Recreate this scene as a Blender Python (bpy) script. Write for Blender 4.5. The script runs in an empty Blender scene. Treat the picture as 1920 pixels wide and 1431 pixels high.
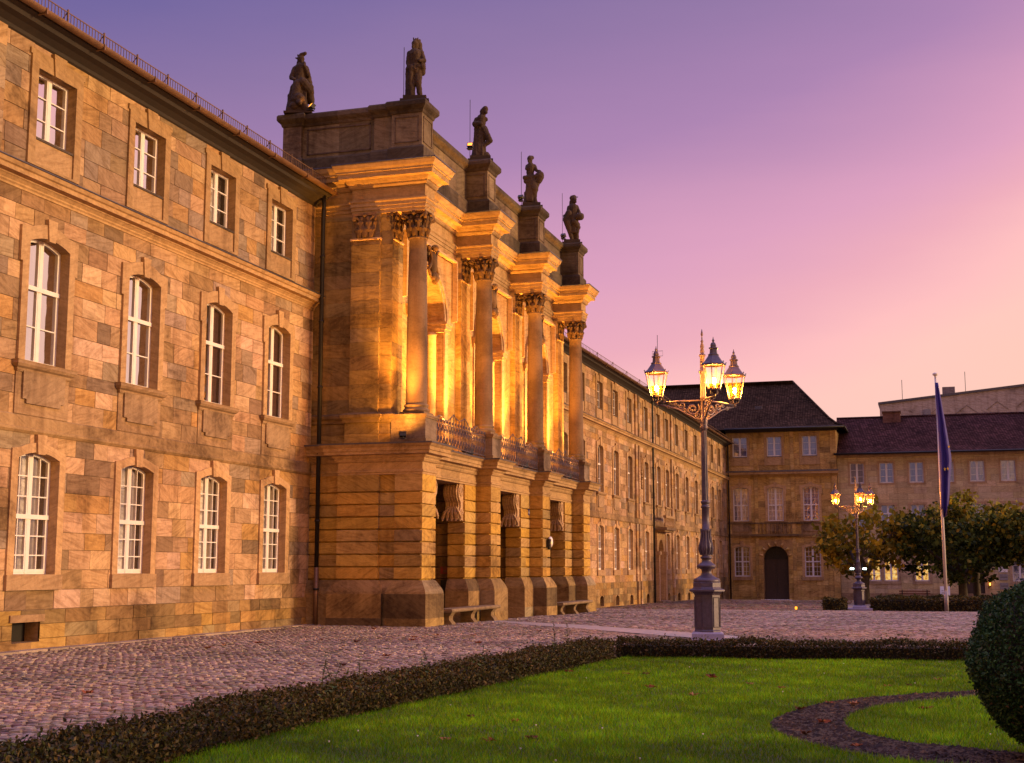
import bpy, bmesh, math, random
import numpy as np
from mathutils import Vector, Matrix
from mathutils.geometry import tessellate_polygon
R=math.radians
S=bpy.context.scene; COL=S.collection
# ------------------------------------------------------------------ camera, sky, sun, exposure
cd=bpy.data.cameras.new('camera'); cam=bpy.data.objects.new('camera',cd); COL.objects.link(cam)
cd.sensor_width=36; cd.lens=46.875; cd.clip_start=.1; cd.clip_end=3000
cam.location=(0,0,1.6); YAW=R(17.2753); cam.rotation_euler=(R(90+7.9359),0,YAW)
S.camera=cam
S.view_settings.view_transform='Standard'; S.view_settings.look='None'
S.view_settings.exposure=0.0; S.view_settings.gamma=1
S.cycles.use_denoising=True; S.cycles.max_bounces=6; S.cycles.transparent_max_bounces=16
S.cycles.caustics_reflective=False; S.cycles.caustics_refractive=False; S.cycles.sample_clamp_indirect=4
SUN_AZ=R(13); SUN_EL=R(9)         # azimuth from +X towards +Y
W=bpy.data.worlds.new('World'); S.world=W; W.use_nodes=True
def srgb(h):
    c=[int(h[i:i+2],16)/255 for i in (0,2,4)]
    return tuple((x/12.92 if x<=.04045 else ((x+.055)/1.055)**2.4) for x in c)
def ramp(nt,stops,interp='LINEAR'):
    r=nt.nodes.new('ShaderNodeValToRGB'); e=r.color_ramp.elements; r.color_ramp.interpolation=interp
    while len(e)<len(stops): e.new(.5)
    for i,(p,c) in enumerate(stops):
        e[i].position=p; e[i].color=(*c[:3],1)
    return r
def mnode(nt,op,a,b=None,c=None,clamp=False):
    n=nt.nodes.new('ShaderNodeMath'); n.operation=op; n.use_clamp=clamp
    for i,x in enumerate((a,b,c)):
        if x is None: continue
        if isinstance(x,(int,float)): n.inputs[i].default_value=x
        else: nt.links.new(x,n.inputs[i])
    return n.outputs[0]
def vdot(nt,v,vec):
    n=nt.nodes.new('ShaderNodeVectorMath'); n.operation='DOT_PRODUCT'; nt.links.new(v,n.inputs[0]); n.inputs[1].default_value=vec
    return n.outputs['Value']
def mixc(nt,f,a,b,mode='MIX'):
    n=nt.nodes.new('ShaderNodeMix'); n.data_type='RGBA'; n.blend_type=mode; n.clamp_factor=True
    for s,x in ((n.inputs[0],f),(n.inputs[6],a),(n.inputs[7],b)):
        if isinstance(x,(int,float)): s.default_value=x
        elif isinstance(x,tuple): s.default_value=(*x[:3],1)
        else: nt.links.new(x,s)
    return n.outputs[2]
def build_world():
    nt=W.node_tree; bg=nt.nodes['Background']; out=nt.nodes['World Output']
    tc=nt.nodes.new('ShaderNodeTexCoord'); d=tc.outputs['Generated']
    rt=(math.cos(YAW),math.sin(YAW),0); fw=(-math.sin(YAW),math.cos(YAW),0)
    z=vdot(nt,d,(0,0,1)); r=vdot(nt,d,rt); f=vdot(nt,d,fw)
    # soft uneven bands of thin cloud
    mp=nt.nodes.new('ShaderNodeMapping'); nt.links.new(d,mp.inputs[0]); mp.inputs['Scale'].default_value=(1.2,1.2,6); mp.inputs['Rotation'].default_value=(.15,-.18,0)
    nz=nt.nodes.new('ShaderNodeTexNoise'); nt.links.new(mp.outputs[0],nz.inputs[0]); nz.inputs['Scale'].default_value=2.2; nz.inputs['Detail'].default_value=5
    wob=mnode(nt,'MULTIPLY',mnode(nt,'SUBTRACT',nz.outputs[0],.5),.065)
    rc=mnode(nt,'MINIMUM',mnode(nt,'MAXIMUM',r,0.0),.42)
    s=mnode(nt,'ADD',mnode(nt,'SUBTRACT',mnode(nt,'SUBTRACT',z,mnode(nt,'MULTIPLY',r,.17)),mnode(nt,'MULTIPLY',mnode(nt,'POWER',rc,3.0),1.15)),wob)
    # s 0 at the glow on the horizon, about .42 at the upper left of the frame
    t=mnode(nt,'MULTIPLY',s,1.0,clamp=True)
    rp=ramp(nt,[(0.0,srgb('ffcbb8')),(.07,srgb('ffc9be')),(.105,srgb('ffc0c0')),(.15,srgb('efaebd')),(.20,srgb('dea1c0')),(.30,srgb('ae85b3')),(.385,srgb('9076a6')),(.45,srgb('71659f')),(.62,srgb('8377b4')),(1.0,srgb('a99ac4'))])
    nt.links.new(t,rp.inputs[0])
    # away from sunset: dusk blue, with an orange glow added low behind for fill
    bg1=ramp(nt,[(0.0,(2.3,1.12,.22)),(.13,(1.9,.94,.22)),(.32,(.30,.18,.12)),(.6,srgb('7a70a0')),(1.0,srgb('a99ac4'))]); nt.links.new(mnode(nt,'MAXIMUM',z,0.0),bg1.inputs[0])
    bg2=ramp(nt,[(0.0,(.20,.15,.20)),(.2,(.22,.17,.26)),(.6,srgb('7a70a0')),(1.0,srgb('a99ac4'))]); nt.links.new(mnode(nt,'MAXIMUM',z,0.0),bg2.inputs[0])
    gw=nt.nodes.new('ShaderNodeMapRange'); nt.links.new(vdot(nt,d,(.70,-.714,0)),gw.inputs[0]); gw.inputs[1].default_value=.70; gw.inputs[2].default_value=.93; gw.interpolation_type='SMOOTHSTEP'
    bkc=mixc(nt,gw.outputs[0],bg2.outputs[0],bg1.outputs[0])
    east=vdot(nt,d,(math.cos(R(30)),math.sin(R(30)),0))
    fac=nt.nodes.new('ShaderNodeMapRange'); nt.links.new(mnode(nt,'ADD',mnode(nt,'MULTIPLY',f,.6),mnode(nt,'MULTIPLY',east,.6)),fac.inputs[0]); fac.inputs[1].default_value=-.45; fac.inputs[2].default_value=.25; fac.interpolation_type='SMOOTHSTEP'
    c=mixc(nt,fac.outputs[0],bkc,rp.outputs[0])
    hi=nt.nodes.new('ShaderNodeMapRange'); nt.links.new(z,hi.inputs[0]); hi.inputs[1].default_value=.5; hi.inputs[2].default_value=.95; hi.inputs[3].default_value=1.0; hi.inputs[4].default_value=3.6; hi.interpolation_type='SMOOTHSTEP'
    sk=nt.nodes.new('ShaderNodeTexSky'); sk.sky_type='NISHITA'; sk.sun_disc=False; sk.sun_elevation=R(1.0); sk.sun_rotation=R(90)-SUN_AZ
    b2=nt.nodes.new('ShaderNodeBackground'); nt.links.new(sk.outputs[0],b2.inputs[0]); b2.inputs[1].default_value=.01
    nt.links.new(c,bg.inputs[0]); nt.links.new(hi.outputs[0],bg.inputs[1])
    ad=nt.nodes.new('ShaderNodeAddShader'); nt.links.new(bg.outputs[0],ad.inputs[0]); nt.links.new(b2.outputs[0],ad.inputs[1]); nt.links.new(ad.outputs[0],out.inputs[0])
build_world()
sl=bpy.data.lights.new('sun','SUN'); sl.energy=4.4; sl.angle=R(12); sl.color=(1,.63,.29)
so=bpy.data.objects.new('sun',sl); COL.objects.link(so); so.location=(60,30,40)
so.rotation_euler=Vector((math.cos(SUN_AZ)*math.cos(SUN_EL),math.sin(SUN_AZ)*math.cos(SUN_EL),math.sin(SUN_EL))).to_track_quat('Z','Y').to_euler()
# ------------------------------------------------------------------ helpers
rng=random.Random(7)
def gz(y): return float(np.interp(y,[0,34,53,69,99,117.5,200],[0,0,-.2,-.53,-.77,-1.28,-1.35]))
class MB:
    """collects faces, each with a stone tint and a material slot, and links them as one mesh object"""
    def __init__(s): s.v=[]; s.f=[]; s.t=[]; s.m=[]; s.sm=[]
    def add(s,vs,fs,tint=None,mat=0,smooth=False):
        o=len(s.v); s.v+= [tuple(p) for p in vs]
        if tint is None: tint=(1,1,1,rng.random())
        for f in fs: s.f.append(tuple(i+o for i in f)); s.t.append(tint); s.m.append(mat); s.sm.append(smooth)
    def quad(s,a,b,c,d,**k): s.add((a,b,c,d),((0,1,2,3),),**k)
    def box(s,x0,x1,y0,y1,z0,z1,**k):
        s.add([(x,y,z) for z in (z0,z1) for y in (y0,y1) for x in (x0,x1)],((0,2,3,1),(4,5,7,6),(0,1,5,4),(2,6,7,3),(0,4,6,2),(1,3,7,5)),**k)
    def tube(s,pts,r,n=6,cap=True,**k):
        pts=[Vector(p) for p in pts]; m=len(pts); rs=r if isinstance(r,(list,tuple)) else [r]*m
        vs=[]; fs=[]; up=None
        for i,p in enumerate(pts):
            d=(pts[min(i+1,m-1)]-pts[max(i-1,0)])
            d=d.normalized() if d.length>1e-9 else Vector((0,0,1))
            if up is None: up=d.orthogonal().normalized()
            else:
                up=up-d*up.dot(d); up=up.normalized() if up.length>1e-6 else d.orthogonal().normalized()
            w=d.cross(up)
            for j in range(n):
                a=2*math.pi*j/n; vs.append(p+(up*math.cos(a)+w*math.sin(a))*rs[i])
        for i in range(m-1):
            for j in range(n): fs.append((i*n+j,i*n+(j+1)%n,(i+1)*n+(j+1)%n,(i+1)*n+j))
        if cap: fs+= [tuple(range(n))[::-1],tuple(range((m-1)*n,m*n))]
        k.setdefault('smooth',n>5); s.add(vs,fs,**k)
    def lathe(s,prof,c=(0,0,0),n=24,a0=0,sq=False,**k):
        vs=[];fs=[];m=len(prof)
        for r,z in prof:
            for j in range(n):
                a=a0+2*math.pi*j/n; vs.append((c[0]+r*math.cos(a),c[1]+r*math.sin(a),c[2]+z))
        for i in range(m-1):
            for j in range(n): fs.append((i*n+j,i*n+(j+1)%n,(i+1)*n+(j+1)%n,(i+1)*n+j))
        fs.append(tuple(range((m-1)*n,m*n))); k.setdefault('smooth',n>8); s.add(vs,fs,**k)
    def ell(s,c,r,n=8,m=10,**k):
        vs=[(c[0],c[1],c[2]-r[2])]; fs=[]
        for i in range(1,n):
            p=math.pi*i/n
            for j in range(m):
                a=2*math.pi*j/m; vs.append((c[0]+r[0]*math.sin(p)*math.cos(a),c[1]+r[1]*math.sin(p)*math.sin(a),c[2]-r[2]*math.cos(p)))
        vs.append((c[0],c[1],c[2]+r[2])); L=len(vs)-1
        for j in range(m): fs.append((0,1+(j+1)%m,1+j)); fs.append((L,L-m+j,L-m+(j+1)%m))
        for i in range(n-2):
            for j in range(m): a=1+i*m; fs.append((a+j,a+(j+1)%m,a+m+(j+1)%m,a+m+j))
        k.setdefault('smooth',True); s.add(vs,fs,**k)
    def sweep(s,path,prof,tints=None,closed=False,ends=False,**k):
        """profile (out, z) drawn along a plan path, mitred; outwards is right of the walking direction"""
        n=len(path); P=[Vector((p[0],p[1])) for p in path]; ms=[]
        def nor(a,b): d=(b-a).normalized(); return Vector((d.y,-d.x))
        for i in range(n):
            if closed: n1=nor(P[i-1],P[i]); n2=nor(P[i],P[(i+1)%n])
            else:
                n1=nor(P[i-1],P[i]) if i>0 else None; n2=nor(P[i],P[i+1]) if i<n-1 else None
                n1=n1 or n2; n2=n2 or n1
            ms.append((n1+n2)/max(.2,1+n1.dot(n2)))
        vs=[(P[i].x+o*ms[i].x,P[i].y+o*ms[i].y,z) for i in range(n) for o,z in prof]
        q=len(prof); base=len(s.v); s.v+=vs
        for i in range(n if closed else n-1):
            a=base+i*q; b=base+((i+1)%n)*q
            t=tints(i) if tints else (1,1,1,rng.random())
            for j in range(q-1): s.f.append((a+j,b+j,b+j+1,a+j+1)); s.t.append(t); s.m.append(k.get('mat',0)); s.sm.append(False)
        if ends:
            for i in (0,n-1): s.f.append(tuple(base+i*q+j for j in range(q))); s.t.append((1,1,1,.3)); s.m.append(k.get('mat',0)); s.sm.append(False)
    def poly(s,outer,holes,fn,**k):
        """flat polygon with holes, mapped by fn(u,v)"""
        tr=tessellate_polygon([[Vector((u,v,0)) for u,v in L] for L in [outer]+holes])
        pts=[p for L in [outer]+holes for p in L]
        s.add([fn(u,v) for u,v in pts],[tuple(t) for t in tr],**k)
    def strip(s,loop,fa,fb,closed=True,**k):
        n=len(loop); vs=[fa(*p) for p in loop]+[fb(*p) for p in loop]
        s.add(vs,[(i,(i+1)%n,n+(i+1)%n,n+i) for i in range(n if closed else n-1)],**k)
    def mesh(s,name,mats):
        me=bpy.data.meshes.new(name); me.from_pydata(s.v,[],s.f)
        for m in (mats if isinstance(mats,(list,tuple)) else [mats]): me.materials.append(m)
        at=me.attributes.new('tint','FLOAT_COLOR','FACE')
        at.data.foreach_set('color',np.array(s.t,'f').ravel())
        me.polygons.foreach_set('material_index',s.m); me.polygons.foreach_set('use_smooth',s.sm); me.update()
        return me
    def build(s,name,mats,parent=None,loc=(0,0,0),rz=0):
        return obj(name,s.mesh(name,mats),parent,loc,rz)
def obj(name,me,parent=None,loc=(0,0,0),rz=0,label=None):
    o=bpy.data.objects.new(name,me); COL.objects.link(o); o.location=loc; o.rotation_euler=(0,0,rz)
    if parent: o.parent=parent
    if label: o['label']=label
    return o
def tag(o,label,cat,group=None,kind=None):
    if label: o['label']=label
    if cat: o['category']=cat
    if group: o['group']=group
    if kind: o['kind']=kind
    return o
def thing(name,label,cat,loc=(0,0,0),rz=0,group=None):
    return tag(obj(name,None,None,loc,rz),label,cat,group)
def fast(name,V,F,T,mat,smooth=False,parent=None):
    """numpy mesh: F (n,k) index array, T (n,4) per face tint"""
    me=bpy.data.meshes.new(name); n,k=F.shape
    me.vertices.add(len(V)); me.vertices.foreach_set('co',np.asarray(V,'f').ravel())
    me.loops.add(n*k); me.loops.foreach_set('vertex_index',F.astype('i').ravel())
    me.polygons.add(n); me.polygons.foreach_set('loop_start',np.arange(0,n*k,k,dtype='i'))
    me.polygons.foreach_set('use_smooth',np.full(n,smooth))
    me.update(calc_edges=True)
    at=me.attributes.new('tint','FLOAT_COLOR','FACE'); at.data.foreach_set('color',np.asarray(T,'f').ravel())
    me.materials.append(mat)
    return obj(name,me,parent)
# ------------------------------------------------------------------ materials
def newmat(name):
    m=bpy.data.materials.new(name); m.use_nodes=True; nt=m.node_tree; return m,nt,nt.nodes['Principled BSDF']
def tex(nt,kind,vec,scale,**k):
    n=nt.nodes.new('ShaderNodeTex'+kind); nt.links.new(vec,n.inputs['Vector']); n.inputs['Scale'].default_value=scale
    for a,b in k.items():
        a=a.replace('_',' ')
        if a in n.inputs: n.inputs[a].default_value=b
    return n
def rng_node(nt,x,a,b,c=0,d=1):
    n=nt.nodes.new('ShaderNodeMapRange'); nt.links.new(x,n.inputs[0])
    for i,v in enumerate((a,b,c,d)): n.inputs[i+1].default_value=v
    return n.outputs[0]
def stone(name,base=(1,1,1),vein=.55,crust=.6,bump=.35,lo=.55,tinted=True,scale=1.0):
    m,nt,bs=newmat(name); at=nt.nodes.new('ShaderNodeAttribute'); at.attribute_name='tint'
    ge=nt.nodes.new('ShaderNodeNewGeometry'); pos=ge.outputs['Position']
    mul=nt.nodes.new('ShaderNodeVectorMath'); mul.operation='SCALE'; mul.inputs[0].default_value=(31,17,23); nt.links.new(at.outputs['Alpha'],mul.inputs['Scale'])
    ad=nt.nodes.new('ShaderNodeVectorMath'); ad.operation='ADD'; nt.links.new(pos,ad.inputs[0]); nt.links.new(mul.outputs[0],ad.inputs[1])
    ro=nt.nodes.new('ShaderNodeVectorRotate'); ro.rotation_type='AXIS_ANGLE'; ro.inputs['Axis'].default_value=(.7,.7,.1)
    nt.links.new(ad.outputs[0],ro.inputs['Vector']); nt.links.new(mnode(nt,'MULTIPLY',mnode(nt,'SUBTRACT',at.outputs['Alpha'],.5),1.5),ro.inputs['Angle'])
    mp=nt.nodes.new('ShaderNodeMapping'); mp.inputs['Scale'].default_value=(1,1,7.5); nt.links.new(ro.outputs[0],mp.inputs[0])
    wv=tex(nt,'Noise',mp.outputs[0],1.5*scale,Detail=5,Roughness=.62,Distortion=.9)
    fine=tex(nt,'Noise',pos,9*scale,Detail=7,Roughness=.7)
    big=tex(nt,'Noise',pos,.55,Detail=6,Roughness=.65)
    c=mixc(nt,1.0,at.outputs['Color'] if tinted else (.95,.9,.85),base,'MULTIPLY')
    c=mixc(nt,mnode(nt,'MULTIPLY',rng_node(nt,wv.outputs['Fac'],.44,.66),vein),c,mixc(nt,1.0,c,(.52,.45,.38),'MULTIPLY'))
    c=mixc(nt,rng_node(nt,fine.outputs[0],.3,.75),mixc(nt,1.0,c,(.74,.70,.66),'MULTIPLY'),mixc(nt,1.0,c,(1.15,1.12,1.08),'MULTIPLY'))
    sp=nt.nodes.new('ShaderNodeMapping'); sp.inputs['Scale'].default_value=(2.6,2.6,.22); nt.links.new(pos,sp.inputs[0])
    stk=tex(nt,'Noise',sp.outputs[0],1.0,Detail=4,Roughness=.6)
    c=mixc(nt,mnode(nt,'MULTIPLY',rng_node(nt,stk.outputs[0],.5,.72),crust*.75),c,mixc(nt,1.0,c,(.50,.44,.40),'MULTIPLY'))
    cr=mnode(nt,'MULTIPLY',rng_node(nt,mnode(nt,'ADD',mnode(nt,'MULTIPLY',big.outputs[0],.7),mnode(nt,'MULTIPLY',fine.outputs[0],.38)),lo,lo+.13),crust)
    c=mixc(nt,cr,c,mixc(nt,1.0,c,(.26,.22,.20),'MULTIPLY'))
    nt.links.new(c,bs.inputs['Base Color']); bs.inputs['Roughness'].default_value=.92; bs.inputs['Specular IOR Level'].default_value=.25
    b=nt.nodes.new('ShaderNodeBump'); b.inputs['Strength'].default_value=bump; b.inputs['Distance'].default_value=.02
    nt.links.new(mnode(nt,'ADD',fine.outputs[0],mnode(nt,'MULTIPLY',wv.outputs['Fac'],.5)),b.inputs['Height']); nt.links.new(b.outputs[0],bs.inputs['Normal'])
    return m
def plain(name,col,rough=.6,metal=0,noise=.25,nscale=6,bump=0,spec=.5):
    m,nt,bs=newmat(name); ge=nt.nodes.new('ShaderNodeNewGeometry')
    n=tex(nt,'Noise',ge.outputs['Position'],nscale,Detail=5,Roughness=.65)
    c=mixc(nt,rng_node(nt,n.outputs[0],.3,.7),tuple(x*(1-noise) for x in col),tuple(min(1,x*(1+noise)) for x in col))
    nt.links.new(c,bs.inputs['Base Color']); bs.inputs['Roughness'].default_value=rough; bs.inputs['Metallic'].default_value=metal; bs.inputs['Specular IOR Level'].default_value=spec
    if bump:
        b=nt.nodes.new('ShaderNodeBump'); b.inputs['Strength'].default_value=bump; b.inputs['Distance'].default_value=.02; nt.links.new(n.outputs[0],b.inputs['Height']); nt.links.new(b.outputs[0],bs.inputs['Normal'])
    return m
def leafmat(name,trans=.3,rough=.6):
    m,nt,bs=newmat(name); at=nt.nodes.new('ShaderNodeAttribute'); at.attribute_name='tint'
    nt.links.new(at.outputs['Color'],bs.inputs['Base Color']); bs.inputs['Roughness'].default_value=rough; bs.inputs['Specular IOR Level'].default_value=.12
    tr=nt.nodes.new('ShaderNodeBsdfTranslucent'); nt.links.new(at.outputs['Color'],tr.inputs[0])
    mx=nt.nodes.new('ShaderNodeMixShader'); mx.inputs[0].default_value=trans
    nt.links.new(bs.outputs[0],mx.inputs[1]); nt.links.new(tr.outputs[0],mx.inputs[2]); nt.links.new(mx.outputs[0],nt.nodes['Material Output'].inputs[0])
    return m
def glass(name,refl,trans,tint=(.02,.016,.014)):
    """window pane: mirror of the sky over see-through or dark interior"""
    m,nt,bs=newmat(name); ge=nt.nodes.new('ShaderNodeNewGeometry')
    gl=nt.nodes.new('ShaderNodeBsdfGlossy'); gl.inputs['Roughness'].default_value=.03; gl.inputs[0].default_value=(.95,.93,.93,1)
    n=tex(nt,'Noise',ge.outputs['Position'],2.3,Detail=1); b=nt.nodes.new('ShaderNodeBump'); b.inputs['Strength'].default_value=.12; b.inputs['Distance'].default_value=.05
    nt.links.new(n.outputs[0],b.inputs['Height']); nt.links.new(b.outputs[0],gl.inputs['Normal'])
    bs.inputs['Base Color'].default_value=(*tint,1); bs.inputs['Roughness'].default_value=.5
    tp=nt.nodes.new('ShaderNodeBsdfTransparent'); m1=nt.nodes.new('ShaderNodeMixShader'); m1.inputs[0].default_value=trans
    nt.links.new(bs.outputs[0],m1.inputs[1]); nt.links.new(tp.outputs[0],m1.inputs[2])
    m2=nt.nodes.new('ShaderNodeMixShader'); m2.inputs[0].default_value=refl
    nt.links.new(m1.outputs[0],m2.inputs[1]); nt.links.new(gl.outputs[0],m2.inputs[2]); nt.links.new(m2.outputs[0],nt.nodes['Material Output'].inputs[0])
    return m
def emit(name,col,st):
    m,nt,bs=newmat(name); bs.inputs['Base Color'].default_value=(*col,1); bs.inputs['Emission Color'].default_value=(*col,1); bs.inputs['Emission Strength'].default_value=st
    return m
M={}
M['ashlar']=stone('sandstone_ashlar',vein=.75,crust=.8,lo=.555,bump=.6)
M['ashlar_dark']=stone('sandstone_weathered',vein=.7,crust=.8,lo=.52,bump=.6)
M['trim']=stone('sandstone_trim',vein=.5,crust=.72,lo=.575,bump=.45)
M['trim_dark']=stone('sandstone_trim_sooty',vein=.5,crust=.8,lo=.50,bump=.45)
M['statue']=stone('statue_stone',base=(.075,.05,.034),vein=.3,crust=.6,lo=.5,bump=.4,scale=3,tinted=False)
M['capital']=stone('capital_stone',base=(.62,.52,.42),vein=.2,crust=.75,lo=.46,bump=.3,scale=3)
M['column']=stone('column_stone',base=(.62,.55,.5),vein=.15,crust=.65,lo=.52,bump=.25,scale=2)
M['granite']=stone('lamp_pedestal_granite',base=(.9,.9,1),vein=.08,crust=.3,lo=.6,bump=.2,scale=4)
M['paint']=plain('white_window_paint',(.72,.66,.62),.45,noise=.06)
M['paint_grey']=plain('lilac_white_paint',(.62,.58,.64),.5,noise=.06)
M['iron']=plain('cast_iron_purple_grey',(.065,.048,.08),.5,.2,noise=.3,nscale=14,bump=.15)
M['black']=plain('black_metal',(.02,.018,.018),.5,.4)
M['lead']=plain('sheet_metal_flashing',(.10,.09,.11),.35,.6)
M['gutter']=plain('brown_gutter_copper',(.16,.085,.045),.45,.35)
M['wood_dark']=plain('dark_eave_timber',(.022,.014,.009),.8)
M['door']=plain('dark_door_wood',(.035,.016,.012),.55,noise=.35,nscale=9)
M['dark']=plain('dark_interior',(.012,.009,.008),.9)
M['curtain']=plain('curtain_cloth',(.30,.24,.19),.9,noise=.3,nscale=12)
M['net']=plain('net_curtain_sky_tint',(.27,.255,.5),.8,noise=.12,nscale=9)  # blue in the cloth stands in for sky reflected in the panes
M['net_sky_dark']=plain('blind_sky_lilac',(.15,.145,.38),.8,noise=.2,nscale=9); M['maroon']=plain('maroon_curtain',(.075,.03,.024),.9,noise=.25,nscale=10)  # the blind's lilac is reflected sky put into its colour
M['pane_sky']=glass('window_glass_reflective',.85,.85)
M['pane_mid']=glass('window_glass_medium',.5,.85)
M['pane_dark']=glass('window_glass_clear',.16,.9)
M['pane_lilac']=glass('window_glass_lilac',.38,.9)
M['pane_net']=glass('window_glass_net',.34,.9)
M['soil']=plain('dark_garden_soil',(.014,.007,.004),.95,noise=.5,nscale=25,bump=.8)
M['lawn_soil']=plain('lawn_ground',(.022,.040,.008),.95,noise=.4,nscale=30)
M['path']=plain('sandy_flagstone',(.30,.245,.215),.9,noise=.25,nscale=4,bump=.3)
M['joint']=plain('paving_joint',(.17,.125,.11),.95,noise=.4,nscale=14)
M['leaf']=leafmat('leaf_foliage'); M['leaf_dull']=leafmat('clipped_hedge_leaf',.12,.55)
M['bark']=plain('tree_bark',(.055,.042,.032),.95,noise=.45,nscale=8,bump=.8)
M['grass']=leafmat('grass_blades',.35,.55)
M['wood']=plain('bench_wood',(.16,.06,.03),.6)
M['flagblue']=plain('flag_blue_cloth',(.035,.022,.19),.75,noise=.15,nscale=3)
M['flagstar']=plain('flag_star_yellow',(.75,.5,.03),.7,noise=.05)
M['pole']=plain('pale_flagpole_paint',(.62,.56,.55),.4,noise=.06)
M['sign_red']=plain('red_sign',(.25,.02,.015),.5); M['sign_blue']=plain('blue_enamel',(.03,.03,.16),.35); M['sign_white']=plain('white_sign',(.7,.66,.66),.5,noise=.04)
M['sign_grey']=plain('grey_sign',(.22,.19,.2),.5)
M['roof_tile']=None
def roofmat(name,col):
    m,nt,bs=newmat(name); g0=nt.nodes.new('ShaderNodeNewGeometry'); sx=nt.nodes.new('ShaderNodeSeparateXYZ'); nt.links.new(g0.outputs['Position'],sx.inputs[0])
    cb=nt.nodes.new('ShaderNodeCombineXYZ'); nt.links.new(mnode(nt,'ADD',sx.outputs[0],mnode(nt,'MULTIPLY',sx.outputs[1],.7)),cb.inputs[0]); nt.links.new(mnode(nt,'MULTIPLY',sx.outputs[2],1.6),cb.inputs[1])
    br=tex(nt,'Brick',cb.outputs[0],1.0); br.inputs['Color1'].default_value=(*[x*1.5 for x in col],1); br.inputs['Color2'].default_value=(*[x*.6 for x in col],1); br.inputs['Mortar'].default_value=(*[x*.25 for x in col],1)
    br.inputs['Brick Width'].default_value=.22; br.inputs['Row Height'].default_value=.2; br.inputs['Mortar Size'].default_value=.022
    ge=nt.nodes.new('ShaderNodeNewGeometry'); n=tex(nt,'Noise',ge.outputs['Position'],.5,Detail=6,Roughness=.7)
    c=mixc(nt,rng_node(nt,n.outputs[0],.35,.7),br.outputs[0],mixc(nt,1.0,br.outputs[0],(.45,.5,.5),'MULTIPLY'))
    nt.links.new(c,bs.inputs['Base Color']); bs.inputs['Roughness'].default_value=1.0; bs.inputs['Specular IOR Level'].default_value=.05
    b=nt.nodes.new('ShaderNodeBump'); b.inputs['Strength'].default_value=.9; b.inputs['Distance'].default_value=.05; nt.links.new(br.outputs['Fac'],b.inputs['Height']); b.invert=True; nt.links.new(b.outputs[0],bs.inputs['Normal'])
    return m
M['roof_tile']=roofmat('dark_red_roof_tiles',(.085,.036,.033)); M['roof_slate']=roofmat('dark_brown_roof_tiles',(.075,.042,.026))
PAL=[((.56,.36,.20),3),((.50,.31,.155),4),((.46,.26,.085),2.2),((.40,.255,.13),3),((.30,.185,.09),2),((.34,.25,.17),1.6),((.60,.40,.25),2.2),((.24,.155,.085),1.6),((.20,.14,.09),.8)]
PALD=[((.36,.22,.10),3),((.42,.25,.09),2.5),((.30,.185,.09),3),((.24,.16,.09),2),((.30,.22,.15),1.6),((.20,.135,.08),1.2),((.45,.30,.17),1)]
PALS=[((.34,.22,.11),3),((.42,.27,.13),2),((.15,.10,.06),2),((.30,.23,.18),1.5)]
PALT=[((.48,.31,.165),3),((.42,.25,.10),2),((.34,.22,.12),3),((.24,.165,.10),2.4),((.28,.21,.15),2),((.19,.13,.09),1.4),((.52,.33,.17),1)]
def tint(p=PAL,r=rng):
    c=r.choices([a for a,b in p],[b for a,b in p])[0]; k=r.uniform(.9,1.1)
    m=[sum(a[i]*b for a,b in p)/sum(b for a,b in p) for i in (0,1,2)]; c=[m[i]+(c[i]-m[i])*.85 for i in (0,1,2)]; c[2]*=1.12 if p is PAL or p is PALT else .86; c[1]*=1.03
    return (c[0]*k,c[1]*k*r.uniform(.96,1.04),c[2]*k*r.uniform(.9,1.1),r.random())
TR=(.50,.33,.185,.5); TRL=(.56,.38,.23,.2)
def trt(i=0,base=(.50,.33,.18)):
    k=rng.uniform(.80,1.04); return (base[0]*k,base[1]*k,base[2]*k*.92,rng.random())

# ------------------------------------------------------------------ wall and window builders
def ashlar(mb,F,u0,u1,rows,openings,pal=PAL,lmin=.45,lmax=1.15,r=rng,gap=.011,jit=.010,tone=None):
    """irregular courses of stone plates on the wall plane, cut round rectangular openings (u0,u1,z0,z1)"""
    for za,zb in zip(rows[:-1],rows[1:]):
        u=u0; cuts=[]
        while u<u1-.25:
            l=r.uniform(lmin,lmax); 
            if u+l>u1-.3: l=u1-u
            cuts.append((u,u+l)); u+=l
        zs=sorted({za,zb,*[z for o in openings for z in o[2:] if za<z<zb]})
        for ua,ub in cuts:
            t=tint(pal,r); d=r.uniform(0,jit)
            if tone: t=(*[x*tone((za+zb)/2) for x in t[:3]],t[3])
            for z0,z1 in zip(zs[:-1],zs[1:]):
                iv=[(ua,ub)]
                for o in openings:
                    if o[2]<z1-1e-6 and o[3]>z0+1e-6:
                        nv=[]
                        for a,b in iv:
                            if o[1]<=a or o[0]>=b: nv.append((a,b)); continue
                            if a<o[0]-.01: nv.append((a,o[0]))
                            if b>o[1]+.01: nv.append((o[1],b))
                        iv=nv
                for a,b in iv:
                    g=gap/2; ga=g if a==ua else 0; gb=g if b==ub else 0; g0=g if z0==za else 0; g1=g if z1==zb else 0
                    q=[(a+ga,z0+g0),(b-gb,z0+g0),(b-gb,z1-g1),(a+ga,z1-g1)]
                    vs=[F(x,z,d) for x,z in q]+[F(x,z,-.02) for x,z in q]
                    mb.add(vs,((0,1,2,3),(0,4,5,1),(1,5,6,2),(2,6,7,3),(3,7,4,0)),tint=t)
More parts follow.
